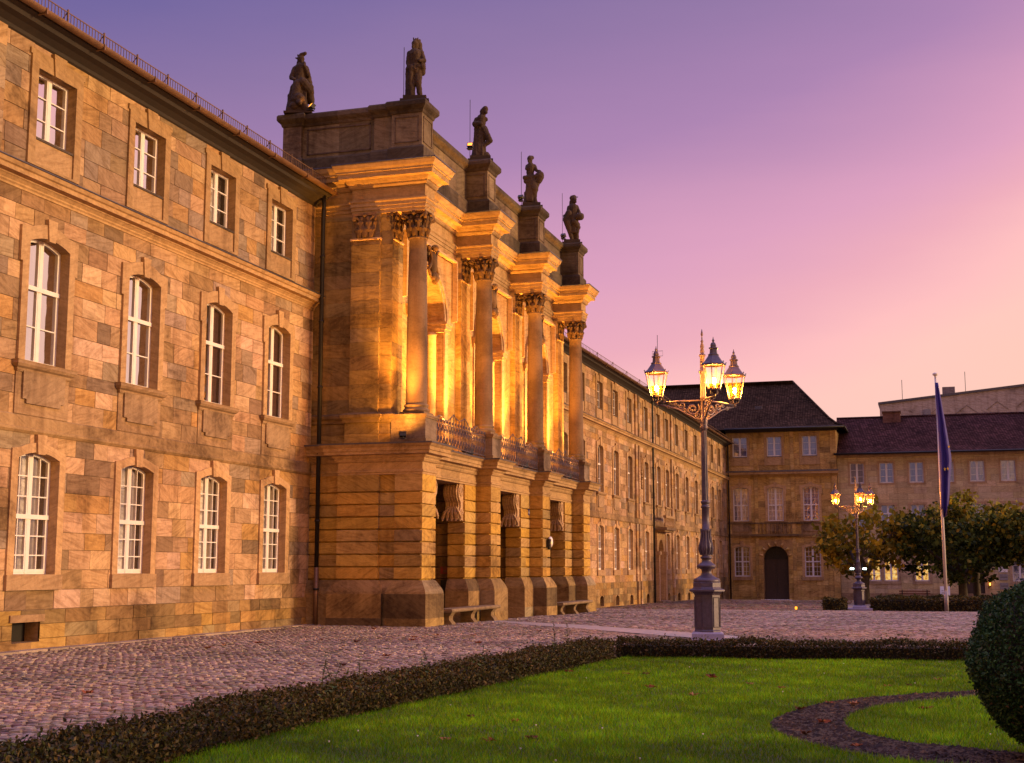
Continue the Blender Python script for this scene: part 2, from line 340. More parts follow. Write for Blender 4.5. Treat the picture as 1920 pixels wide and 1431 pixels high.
def backing(mb,F,u0,u1,z0,z1,openings,depth=-.012,t=(.15,.10,.055,.5)):
    """mortar bed behind the plates with the window holes left open"""
    us=sorted({u0,u1,*[x for o in openings for x in o[:2] if u0<x<u1]}); zs=sorted({z0,z1,*[x for o in openings for x in o[2:] if z0<x<z1]})
    for a,b in zip(us[:-1],us[1:]):
        for c,d in zip(zs[:-1],zs[1:]):
            if any(o[0]<(a+b)/2<o[1] and o[2]<(c+d)/2<o[3] for o in openings): continue
            mb.quad(F(a,c,depth),F(b,c,depth),F(b,d,depth),F(a,d,depth),tint=t)
def arcz(u,w,z1,arch): return z1+arch*(1-(2*u/w)**2)
def aloop(w,z0,z1,arch,n=8):
    L=[(-w/2,z0),(w/2,z0)]
    if arch<=0: return L+[(w/2,z1),(-w/2,z1)]
    return L+[(w/2-w*i/n,arcz(w/2-w*i/n,w,z1,arch)) for i in range(n+1)]
def P3(d): return lambda u,z: (u,-d,z)
def frame_mesh(key,w,z0,z1,arch,rlo,rup,tf,ncol,mat,rec=.22,bar=.024,fw=.055,mull=.08):
    mb=MB(); o=aloop(w,z0,z1,arch); i=aloop(w-2*fw,z0+fw*1.3,z1-fw*.9,arch*.95)
    mb.poly(o,[i],P3(-rec)); mb.strip(i,P3(-rec),P3(-rec-.06))
    top=lambda u:(arcz(u,w,z1,arch) if arch>0 else z1)-fw*.6
    def B(u0,u1,za,zb,d): mb.box(u0,u1,rec-d,rec+.05,za,zb)
    B(-mull/2,mull/2,z0+.02,top(0),.012)
    zt=z0+(z1-z0)*tf
    if rup: B(-w/2+.01,w/2-.01,zt-.045,zt+.045,.03)
    wc=w/2-fw
    for s in (-1,1):
        a=mull/2; b=w/2-fw
        # casement stiles
        for u in (s*(a+.018),s*(b-.018)): B(u-.02,u+.02,z0+.05,top(u),.006)
        for c in range(1,ncol): u=s*(a+(b-a)*c/ncol); B(u-bar/2,u+bar/2,z0+.05,top(u),0.0)
        zz=[z0+(zt-z0)*k/rlo for k in range(1,rlo)]
        if rup: zz+=[zt+(z1+arch*.5-zt)*k/rup for k in range(1,rup)]
        for z in zz: B(min(s*a,s*b),max(s*a,s*b),z-bar/2,z+bar/2,.001)
        for z in (z0+.075,): B(min(s*a,s*b),max(s*a,s*b),z-.03,z+.03,.004)
    return mb.mesh('window',mat)
def pane_mesh(w,z0,z1,arch,mat,rec=.25):
    mb=MB(); mb.poly(aloop(w-.02,z0+.01,z1-.01,arch),[],P3(-rec)); return mb.mesh('pane',mat)
def interior_mesh(w,z0,z1,arch,kind,rec=.25):
    """what is seen behind the glass: dark room, side curtains or net"""
    mb=MB(); h=z1+arch
    mb.box(-w/2-.15,w/2+.15,rec+.75,rec+.76,z0-.1,h+.1)
    for u in (-w/2-.02,w/2+.02): mb.quad((u,rec+.02,z0),(u,rec+.76,z0),(u,rec+.76,h),(u,rec+.02,h))
    mb.quad((-w/2,rec+.02,h),(w/2,rec+.02,h),(w/2,rec+.76,h),(-w/2,rec+.76,h)); mb.quad((-w/2,rec+.02,z0),(w/2,rec+.02,z0),(w/2,rec+.76,z0),(-w/2,rec+.76,z0))
    def wavy(u0,u1,d,n):
        for k in range(n):
            a=u0+(u1-u0)*k/n; b=u0+(u1-u0)*(k+1)/n; da=d+.035*math.sin(k*1.9); db=d+.035*math.sin((k+1)*1.9)
            mb.quad((a,rec+da,z0+.03),(b,rec+db,z0+.03),(b,rec+db,h-.02),(a,rec+da,h-.02),mat=1)
    if kind=='curtain': wavy(-w/2+.02,-w*.22,.12,9); wavy(w*.2,w/2-.02,.12,9)
    if kind in('net','blind','maroon'): wavy(-w/2+.02,w/2-.02,.08,22)
    return mb.mesh('curtain',[M['dark'],M[{'net':'net','blind':'net_sky_dark','maroon':'maroon'}.get(kind,'curtain')]])
def ring(mb,outer,inner,df,dout,din,**k):
    mb.poly(outer,[inner],P3(df),**k); mb.strip(outer,P3(df),P3(dout),**k); mb.strip(inner,P3(df),P3(din),**k)
def keystone(mb,u0,u1,za,zb,d,**k):
    f=[(-u0,za),(u0,za),(u1,zb),(-u1,zb)]; mb.poly(f,[],P3(d),**k); mb.strip(f,P3(d),P3(0),**k)
def surround_M(w,z0,z1,arch,bz,top):
    mb=MB(); h=w/2; T=lambda:trt(0,(.52,.345,.20))
    o=[(-h-.2,z0),(h+.2,z0),(h+.2,z1-.45),(h+.27,z1-.45),(h+.27,z1+.26)]
    n=8; o+=[(h*.9-h*1.8*i/n,z1+.30+.13*(1-(1-2*i/n)**2)) for i in range(n+1)]+[(-h-.27,z1+.26),(-h-.27,z1-.45),(-h-.2,z1-.45)]
    ring(mb,o,aloop(w,z0,z1,arch),.06,-.01,-.24,tint=T())
    i2=[(-h-.06,z0+.02),(-h-.06,z1),]; 
    keystone(mb,.10,.15,z1+arch-.05,z1+arch+.40,.095,tint=T())
    # sill with moulded edge, apron panel below
    a=mb
    prof=[(.05,z0-.20),(.07,z0-.17),(.07,z0-.13),(.12,z0-.10),(.15,z0-.05),(.15,z0-.01),(.16,z0+.02),(-.2,z0+.03)]
    def sw(x0,x1,pr,t):
        vs=[]; q=len(pr)
        for x,dx in ((x0,-1),(x1,1)):
            for o_,z in pr: vs.append((x+dx*max(0,o_-.05),-o_,z))
        a.add(vs,[(j,q+j,q+j+1,j+1) for j in range(q-1)],tint=t)
        for x,dx in ((x0,-1),(x1,1)):
            v2=[(x+dx*max(0,o_-.05),-o_,z) for o_,z in pr]+[(x+dx*max(0,o_-.05),.02,z) for o_,z in pr]
            a.add(v2,[(j,j+1,q+j+1,q+j) for j in range(q-1)],tint=t)
    sw(-h-.2,h+.2,prof,(.33,.22,.13,.3))
    return mb.mesh('surround',M['trim'])
def apron_M(w,z0,bz):
    mb=MB(); h=w/2; T=(.40,.265,.15,.6)
    o=[(-h-.2,bz),(h+.2,bz),(h+.2,z0-.18),(-h-.2,z0-.18)]
    mb.poly(o,[],P3(.03),tint=T); mb.strip(o,P3(.03),P3(-.01),tint=T)
    p=[(-h+.10,bz+.22),(h-.10,bz+.22),(h-.10,bz+.30),(h+.02,bz+.30),(h+.02,z0-.17),(-h-.02,z0-.17),(-h-.02,bz+.30),(-h+.10,bz+.30)]
    t=(.36,.25,.155,.1); mb.poly(p,[],P3(.075),tint=t); mb.strip(p,P3(.075),P3(.03),tint=t)
    return mb.mesh('apron',M['trim_dark'])
def surround_G(w,z0,z1,arch,zb,ztop):
    mb=MB(); h=w/2; T=lambda:trt(0,(.53,.345,.20)); n=8
    o=[(-h-.2,z0-.27),(h+.2,z0-.27),(h+.2,z1+.16)]+[(h*.95-h*1.9*i/n,z1+.20+.12*(1-(1-2*i/n)**2)) for i in range(n+1)]+[(-h-.2,z1+.16)]
    ring(mb,o,aloop(w,z0,z1,arch),.045,-.01,-.24,tint=T())
    keystone(mb,.11,.15,z1+arch-.04,ztop,.085,tint=T())
    mb.box(-h-.22,h+.22,-.075,.02,z0-.30,z0-.005,tint=(.40,.265,.15,.3))
    mb.quad((-h,-.05,z0-.004),(h,-.05,z0-.004),(h,.24,z0+.012),(-h,.24,z0+.012),tint=(.36,.24,.14,.2))
    return mb.mesh('surround',M['trim'])
def surround_T(w,z0,z1,zb,ztop):
    mb=MB(); h=w/2; t=trt(0,(.44,.29,.16))
    o=[(-h-.22,zb),(h+.22,zb),(h+.22,ztop-.12),(h+.27,ztop-.12),(h+.27,ztop),(-h-.27,ztop),(-h-.27,ztop-.12),(-h-.22,ztop-.12)]
    i=[(-h,zb+.001),(h,zb+.001),(h,z1),(-h,z1)]
    mb.poly(o[:2]+o[2:],[[(-h,zb+.05),(h,zb+.05),(h,z1),(-h,z1)]],P3(.05),tint=t); mb.strip(o,P3(.05),P3(-.01),tint=t)
    mb.strip([(-h,zb+.05),(h,zb+.05),(h,z1),(-h,z1)],P3(.05),P3(-.24),tint=t)
    keystone(mb,.15,.21,z1-.015,ztop+.10,.085,tint=t)
    mb.box(-h,h,-.012,.1,zb+.05,z0-.05,tint=(.42,.28,.15,.2))
    mb.box(-h-.01,h+.01,-.035,.24,z0-.05,z0,tint=(.09,.07,.06,.2))
    return mb.mesh('surround',M['trim'])
WT={}
def wtype(key,w,z0,z1,arch,rlo,rup,tf,ncol,paint,pane,inner,sur,apron=None,rec=.17):
    WT[key]=(frame_mesh(key,w,z0,z1,arch,rlo,rup,tf,ncol,paint,rec),pane_mesh(w,z0,z1,arch,pane,rec+.03),interior_mesh(w,z0,z1,arch,inner,rec+.03),sur,apron,(w,z0,z1+arch))
def place_window(key,parent,loc,rz):
    f,p,i,s,a,_=WT[key]
    o=obj('window',f,parent,loc,rz)
    obj('pane',p,o); obj('curtain',i,o); obj('surround',s,o)
    if a: obj('apron',a,o)
    return o
def hole(key,u):
    w,z0,z1=WT[key][5]; return (u-w/2-.012,u+w/2+.012,z0-.012,z1)
w=1.28
wtype('M_near',w,5.58,8.02,.14,2,1,.64,1,M['paint'],M['pane_sky'],'curtain',surround_M(w,5.58,8.02,.14,4.55,8.45),apron_M(w,5.58,4.56))
wtype('M_dark',w,5.58,8.02,.14,2,1,.64,1,M['paint'],M['pane_dark'],'maroon',WT['M_near'][3],WT['M_near'][4])
wtype('M_mid',w,5.58,8.02,.14,2,1,.64,1,M['paint'],M['pane_mid'],'curtain',WT['M_near'][3],WT['M_near'][4],rec=.14)
wtype('G_near',w,1.46,3.72,.13,3,3,.5,2,M['paint'],M['pane_dark'],'curtain',surround_G(w,1.46,3.72,.13,1.15,4.2))
wtype('T_near',1.26,10.16,11.58,0,3,0,1,1,M['paint'],M['pane_mid'],'dark',surround_T(1.26,10.16,11.58,9.56,11.93))
wtype('T_dark',1.26,10.16,11.58,0,3,0,1,1,M['paint'],M['pane_dark'],'dark',WT['T_near'][3])
wtype('T_sky',1.26,10.16,11.58,0,3,0,1,1,M['paint'],M['pane_sky'],'dark',WT['T_near'][3])
wtype('G_mid',w,1.46,3.72,.13,3,3,.5,2,M['paint'],M['pane_dark'],'curtain',WT['G_near'][3],rec=.14)
wtype('T_mid',1.26,10.16,11.58,0,3,0,1,1,M['paint'],M['pane_mid'],'dark',WT['T_near'][3],rec=.14)
wc=1.36
wtype('M_far',wc,5.55,8.35,.16,3,3,.5,2,M['paint_grey'],M['pane_net'],'net',surround_M(wc,5.55,8.35,.16,4.4,8.8),apron_M(wc,5.55,4.45))
wtype('G_far',wc,.8,3.28,.13,3,3,.52,2,M['paint_grey'],M['pane_dark'],'dark',surround_G(wc,.8,3.28,.13,.5,3.85))
wtype('T_far',1.28,11.18,12.9,0,3,0,1,1,M['paint_grey'],M['pane_net'],'net',surround_T(1.28,11.18,12.9,10.4,13.2))
# ------------------------------------------------------------------ ground
def plaza():
    mb=MB(); ys=[-25,0,8,20,34,44,53,61,69,84,99,108,117.5,200,420]
    for a,b in zip(ys[:-1],ys[1:]): mb.quad((-220,a,gz(a)-.035),(220,a,gz(a)-.035),(220,b,gz(b)-.035),(-220,b,gz(b)-.035))
    o=mb.build('ground',M['joint']); tag(o,None,None,kind='structure')
    r=np.random.default_rng(3); V=[];F=[];T=[];nv=0
    def field(x0,x1,y0,y1,sx,sy,h,skip,bc=(.345,.27,.222)):
        nonlocal nv
        ny=int((y1-y0)/sy); nx=int((x1-x0)/sx)
        j,i=np.meshgrid(np.arange(ny),np.arange(nx),indexing='ij')
        cx=x0+(i+.5+(j%2)*.5)*sx+r.uniform(-.2,.2,i.shape)*sx
        # courses run in shallow fans
        cy=y0+(j+.5)*sy+.22*np.sin(cx*1.35+.6*np.sin(j*sy*.9))*sy*4+r.uniform(-.16,.16,i.shape)*sy
        cx=cx.ravel();cy=cy.ravel(); k=~skip(cx,cy); cx=cx[k];cy=cy[k]; n=len(cx)
        z=np.interp(cy,[0,34,53,69,99,117.5,200],[0,0,-.2,-.53,-.77,-1.28,-1.35])+r.normal(0,.006,n)+.012*np.sin(cx*1.1)*np.sin(cy*.8)
        hw=sx*r.uniform(.40,.52,n); hd=sy*r.uniform(.38,.53,n); a=r.normal(0,.2,n); tx=r.normal(0,.05,n); ty=r.normal(0,.05,n)
        vs=np.zeros((n,9,3))
        for q,(u,v,s,zz) in enumerate([(-1,-1,1,-.05),(1,-1,1,-.05),(1,1,1,-.05),(-1,1,1,-.05),(-1,-1,.78,h),(1,-1,.78,h),(1,1,.78,h),(-1,1,.78,h),(0,0,0,h*1.5)]):
            du=u*s*hw*r.uniform(.92,1.08,n); dv=v*s*hd*r.uniform(.92,1.08,n)
            vs[:,q,0]=cx+du*np.cos(a)-dv*np.sin(a); vs[:,q,1]=cy+du*np.sin(a)+dv*np.cos(a); vs[:,q,2]=z+zz+(tx*du+ty*dv if zz>0 else 0)
        f=np.array([(0,1,5,4),(1,2,6,5),(2,3,7,6),(3,0,4,7)]); tr=np.array([(4,5,8,8),(5,6,8,8),(6,7,8,8),(7,4,8,8)])
        V.append(vs.reshape(-1,3)); b=(np.arange(n)*9+nv)[:,None,None]
        F.append(np.concatenate([b+f[None],b+tr[None]],1).reshape(-1,4)); nv+=9*n
        g=(r.uniform(.42,1.15,n)*(1+.16*np.sin(cx*.7+cy*.45)*np.sin(cy*.6-cx*.3)+.10*np.sin(cx*1.9-cy*1.3)))[:,None]; base=np.array(bc)*g*np.array([1,1,1])+r.normal(0,.014,(n,3))
        t=np.concatenate([np.clip(base,.03,.8),r.random((n,1))],1); T.append(np.repeat(t,8,0))
    inlawn=lambda x,y:((x>-6.42)&(y<23.9)&(x<9))
    inpath=lambda x,y:(abs((y-39.3)-(x+12.2)*(31.9-39.3)/(6.8))<1.0)&(x>-12.9)&(x<-4.2)
    inb=lambda x,y:(x<-16.85)|((x<-16.32)&(y<34.4))|((x<-13.3)&(y>34.5)&(y<53.6))
    wedge=lambda x,y:(x>y*.13+3.5)
    field(-16.9,9,6,36,.135,.105,.011,lambda x,y:inlawn(x,y)|inpath(x,y)|inb(x,y)|wedge(x,y))
    field(-16.9,14,36,66,.20,.16,.02,lambda x,y:inpath(x,y)|inb(x,y)|wedge(x,y))
    field(-16.9,20,66,116.5,.34,.30,.025,lambda x,y:inb(x,y)|wedge(x,y)|((y>67)&(y<117)&(x>-5.2)),(.20,.135,.095))
    # triangles stored as degenerate-free faces: split quads and tris
    V=np.concatenate(V);F=np.concatenate(F);T=np.concatenate(T)
    tri=F[:,2]==F[:,3]; A=np.concatenate([F[tri][:,:3],F[~tri][:,[0,1,2]],F[~tri][:,[0,2,3]]]); T=np.concatenate([T[tri],T[~tri],T[~tri]])
    m=MB(); y=8.0; q=random.Random(2)
    while y<34.3:
        l=q.uniform(.5,1.1); a=q.uniform(.30,.36); t=q.uniform(.7,1.1); m.box(-16.76,-16.76+a,y+.008,min(y+l,34.35)-.008,-.05,.028+q.uniform(-.006,.008),tint=(.40*t,.32*t,.26*t,q.random())); y+=l
    tag(m.build('wall_edging',M['cobble']),None,None,kind='structure')
    o=fast('cobblestones',V,A,T,M['cobble']); tag(o,None,None,kind='structure')
    mb=MB(); L=[(-13.0,40.35),(-9.3,36.95),(-4.4,31.65),(-4.0,30.5),(-5.3,30.6),(-9.5,35.1),(-12.3,38.1),(-13.0,38.5)]
    def g(u,v): return (u,v,gz(v)+.024)
    mb.poly(L,[],g); o=mb.build('path',M['path']); tag(o,None,None,kind='structure')
M['cobble']=stone('cobblestone_granite',vein=.1,crust=.35,lo=.60,bump=.5,scale=3)
plaza()
# ------------------------------------------------------------------ palace
XW=-16.8
palace=thing('palace','long three storey sandstone palace with floodlit columned centre block','palace',(XW,44,0))
def inpal(o): # parts keep world placement: parent sits at a point, so shift back
    o.matrix_parent_inverse=Matrix.Translation((-XW,-44,0)); return o
FW=lambda u,z,d:(XW+d,u,z)
def wing(y0,y1,cols,zb,gwin,mwin,pal,skip_g=(),cellars=(),seed=1,near=True):
    r=random.Random(seed); ops=[]; twin='T_near' if near else 'T_mid'
    for y in cols:
        ops+= [hole(mwin,y),hole(twin,y)]
        if y not in skip_g: ops.append(hole(gwin,y))
    for y in skip_g: ops.append((y-1.05,y+1.05,zb,3.55))
    mb=MB(); lm,lx=(.45,1.2) if near else (.6,1.5)
    backing(mb,FW,y0,y1,zb,12.3,ops+[(c-.42,c+.42,a,b) for c,a,b in cellars])
    rows=[.78,1.16,1.55,1.95,2.3,2.72,3.1,3.5,3.85,4.2]
    ashlar(mb,FW,y0,y1,rows,ops,pal,lm,lx,r)
    ashlar(mb,FW,y0,y1,[4.55,4.95,5.3,5.58,5.98,6.35,6.8,7.2,7.55,7.95,8.35,8.68,8.98],ops,pal,lm,lx,r)
    ashlar(mb,FW,y0,y1,[9.45,9.8,10.2,10.6,11.0,11.4,11.75,12.2],ops,PALT if near else pal,lm,lx,r)
    inpal(mb.build('wall',M['ashlar'],palace))
    mb=MB(); F2=lambda u,z,d:(XW+.05+d,u,z)
    pr=[zb,.22,.5,.78] if near else [zb,-.75,-.3,.1,.45,.78]
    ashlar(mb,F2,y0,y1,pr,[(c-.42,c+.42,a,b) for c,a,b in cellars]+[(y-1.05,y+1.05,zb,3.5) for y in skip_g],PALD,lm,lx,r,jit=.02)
    backing(mb,F2,y0,y1,zb,.78,[(c-.42,c+.42,a,b) for c,a,b in cellars]+[(y-1.05,y+1.05,zb,3.5) for y in skip_g],-.02)
    mb.quad((XW,y0,.78),(XW,y1,.78),(XW+.06,y1,.775),(XW+.06,y0,.775),tint=(.4,.27,.15,.4))
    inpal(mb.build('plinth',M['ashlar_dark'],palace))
    def along(name,prof,mat,base,step=1.6,a=y0,b=y1,top=None):
        m=MB(); n=max(1,int((b-a)/step)); ys=[a+(b-a)*i/n for i in range(n+1)]
        m.sweep([(XW,y) for y in ys],prof,tints=lambda i:trt(0,base)); inpal(m.build(name,mat,palace))
    along('string_course',[(0,4.19),(.02,4.2),(.06,4.25),(.06,4.30),(.035,4.31),(.035,4.53),(0,4.56)],M['trim_dark'],(.40,.265,.15))
    along('cornice',[(0,8.96),(.03,8.97),(.03,9.01),(.06,9.04),(.06,9.07),(.11,9.12),(.14,9.14),(.14,9.16),(.27,9.18),(.27,9.27),(.31,9.29),(.35,9.36),(.35,9.38)],M['trim'],(.52,.34,.19))
    along('cornice_flashing',[(.355,9.36),(.37,9.37),(.37,9.39),(0,9.52)],M['lead'],(1,1,1),40)
    along('eaves',[(0,12.05),(.05,12.08),(.08,12.14),(.22,12.22),(.36,12.26),(.40,12.33),(.52,12.36),(.52,12.42)],M['wood_dark'],(1,1,1),60)
    m=MB(); gp=[(XW+.60+.095*math.cos(a),12.46+.095*math.sin(a)) for a in [math.pi+math.pi*i/8 for i in range(9)]]
    n=int((y1-y0)/1.9)
    for i in range(n):
        a=y0+(y1-y0)*i/n; b=y0+(y1-y0)*(i+1)/n-.02
        m.add([(x,y,z) for y in (a,b) for x,z in gp],[(j,9+j,10+j,j+1) for j in range(8)],smooth=True)
        m.box(XW+.49,XW+.71,b-.02,b+.015,12.35,12.475)
    inpal(m.build('gutter',M['gutter'],palace))
    m=MB(); 
    for i in range(2):
        pass
    m.quad((XW+.53,y0,12.43),(XW+.53,y1,12.43),(XW-6.5,y1,13.05),(XW-6.5,y0,13.05)); m.quad((XW-6.5,y0,13.05),(XW-6.5,y1,13.05),(XW-13,y1,12.4),(XW-13,y0,12.4))
    inpal(m.build('roof',M['roof_slate'],palace))
    m=MB(); st=.105 if near else .30; y=y0
    x=XW+.42
    for z in (12.58,12.84): m.box(x-.008,x+.008,y0,y1,z-.01,z+.01)
    k=0
    while y<y1-.05:
        post=(k%12==0); rr=.016 if post else .0065
        m.box(x-rr,x+rr,y-rr,y+rr,12.46,12.90 if post else 12.84)
        if post: m.tube([(x,y,12.86),(x-.3,y,12.50)],.012,4)
        y+=st; k+=1
    inpal(m.build('snow_guard',M['gutter'],palace))
    # side and back so the block reads as solid
    m=MB(); m.box(XW-13,XW-.4,y0,y1,zb,12.3); inpal(m.build('rear_block',M['ashlar_dark'],palace))
    for y in cols:
        for key in ([mwin,twin] if y in skip_g else [gwin,mwin,twin]):
            if near: key={'M_near':'M_dark','T_near':'T_dark'}.get(key,key) if y>28 else {'T_near':'T_sky'}.get(key,key)
            inpal(place_window(key,palace,(XW,y,0),R(90)))
    for c,a,b in cellars:
        m=MB(); ar=.0 if near else .14
        L=aloop(.84,a+.005,b-ar-.005,ar); m.strip(L,P3(.06),P3(-.3),tint=(.42,.28,.16,.4)); m.poly(L,[],P3(-.28),mat=1)
        if not near:
            o=[(-.42,a),(.42,a),(.42,b),(-.42,b)]; m.poly(o,[L],P3(.055),tint=(.42,.28,.16,.3))
            for u in (-.14,.14): m.tube([(u,.1,a),(u,.1,b)],.018,5,mat=2)
            m.tube([(-.4,.1,(a+b)/2),(.4,.1,(a+b)/2)],.018,5,mat=2)
        else: m.box(-.52,.52,-.10,-.055,b,b+.14,tint=(.35,.23,.13,.2))
        inpal(m.build('cellar_window',[M['trim_dark'],M['dark'],M['black']],palace,(XW,c,0),R(90)))
near_cols=[12.0,15.4,18.8,22.4,25.85,29.2,32.45]
wing(9.5,34.62,near_cols,-.4,'G_near','M_near',PAL,cellars=[(22.2,.16,.55),(15.4,.16,.55)],seed=5)
far_cols=[55.6,59.0,62.4,65.9,69.95,73.7,77.4,82.2,86.2,89.2,92.9,96.9,101.0,105.1,109.1,113.0]
wing(53.55,117.45,far_cols,-1.7,'G_mid','M_mid',PAL,skip_g=(86.2,),cellars=[(c,-.45-(c-69)*.010,.12-(c-69)*.010) for c in far_cols if c not in(86.2,)],seed=9,near=False)
def drain(x,y,z0,z1,name='drainpipe',lower=1.6):
    m=MB(); m.tube([(x,y,z0+lower),(x,y,z1-.7),(x+.02,y,z1-.35),(x-.02,y,z1)],.065,8)
    m.tube([(x,y,z0-.2),(x,y,z0+lower)],.072,8,mat=1)
    z=z0+1
    while z<z1-1: m.tube([(x,y,z-.03),(x,y,z+.03)],.085,8); m.box(x-.02,x+.02,y-.02,y+.12,z-.015,z+.015); z+=1.9
    return inpal(m.build(name,[M['black'],M['gutter']],palace))
drain(-16.44,34.40,0,12.4); drain(XW+.16,83.85,-.7,12.35,lower=.1); drain(XW+.2,117.2,-1.2,12.35,lower=.1)
# lesenes and the slightly raised middle of the far wing
def lesenes():
    for c,wd in ((79.2,.55),(80.0,.4),(90.9,.5),(20.3,.8)):
        m=MB(); d=.10
        lv=[(-1.3 if c>50 else -.3,.78),(.78,4.2),(4.55,8.98),(9.45,12.05)]
        for a,b in lv:
            n=max(1,int((b-a)/.42)); dd=d+(.06 if a<.5 else 0)
            for i in range(n):
                z0=a+(b-a)*i/n; z1=a+(b-a)*(i+1)/n-.006; m.box(XW-.01,XW+dd,c-wd/2,c+wd/2,z0,z1,tint=tint(PAL))
            inpal(m.build('lesene',M['ashlar'],palace)); m=MB()
    for c in (80.6,91.4):   # carved trophies hanging between first floor windows
        m=MB(); r=random.Random(4)
        for k in range(26):
            z=8.5-k*.085; s=.20*(1-k/34)+.04; m.ell((XW+.06,c-.1+r.uniform(-.16,.16),z+r.uniform(-.05,.05)),(.09,s*r.uniform(.4,.8),s*r.uniform(.4,.7)),5,6,tint=(.42,.29,.17,r.random()))
        inpal(m.build('carved_trophy',M['capital'],palace))
    # portal with balcony
    m=MB(); c=86.2; g=gz(c)
    L=[(-.85,g),(.85,g)]+[(.85*math.cos(math.pi*i/12),2.55+.85*math.sin(math.pi*i/12)) for i in range(13)]+[(-.85,2.55)]
    o=[(-1.35,g-.2),(1.35,g-.2),(1.35,3.95),(-1.35,3.95)]
    L2=[(-.85,g-.2),(.85,g-.2)]+L[2:-1]+[]
    ring(m,o,L2,.14,-.05,-.7,tint=(.5,.33,.18,.3))
    for u in (-1.15,1.15):
        m.box(u-.22,u+.22,-.26,0,g-.2,2.4,tint=(.5,.33,.18,.7)); m.box(u-.28,u+.28,-.34,0,2.4,2.62,tint=(.5,.34,.2,.2))
    m.box(-1.7,1.7,-.85,0,3.98,4.14,tint=(.22,.15,.09,.2)); m.box(-1.55,1.55,-.7,0,3.86,3.98,tint=(.3,.2,.12,.2))
    for i in range(9): u=-1.4+i*.35; m.lathe([(.05,4.14),(.08,4.3),(.05,4.5),(.06,4.75)],(u,-.7,0),8,tint=(.42,.28,.16,.5))
    m.box(-1.6,1.6,-.8,-.6,4.75,4.9,tint=(.4,.27,.15,.5))
    m.box(-1.4,1.4,-.5,.0,g-.1,g+.14,tint=(.3,.22,.15,.5))
    inpal(m.build('portal',M['trim'],palace,(XW,c,0),R(90)))
    m=MB(); m.box(-.85,.85,.62,.68,g,3.42); [m.box(-.85+i*.34,-.83+i*.34,.6,.62,g,3.0) for i in range(1,5)]
    inpal(m.build('door',M['door'],palace,(XW,c,0),R(90)))
lesenes()
# ---- centre block
YC=[35.0,41.0,47.0,53.0]; BAY=[38.0,44.0,50.0]
def courses(mb,path,rows,pal,groove=.0,lmax=1.2,r=rng,g=.008,tone=None):
    """stone courses round a plan path, each course split into its own blocks"""
    for z0,z1 in zip(rows[:-1],rows[1:]):
        pts=[path[0]]; 
        for a,b in zip(path[:-1],path[1:]):
            L=math.dist(a,b); n=max(1,int(L/r.uniform(.55,lmax))) if L>.7 else 1
            ts=[(i+r.uniform(-.25,.25))/n for i in range(1,n)]
            pts+= [(a[0]+(b[0]-a[0])*t,a[1]+(b[1]-a[1])*t) for t in ts]+[b]
        if groove: pf=[(-groove,z0),(-groove,z0+.03),(-.012,z0+.034),(0,z0+.048),(0,z1-.014),(-.012,z1-.002),(-groove,z1)]
        else: pf=[(-.012,z0),(0,z0+g/2),(0,z1-g/2),(-.012,z1)]
        mb.sweep(pts,pf,tints=lambda i:tint(pal,r))
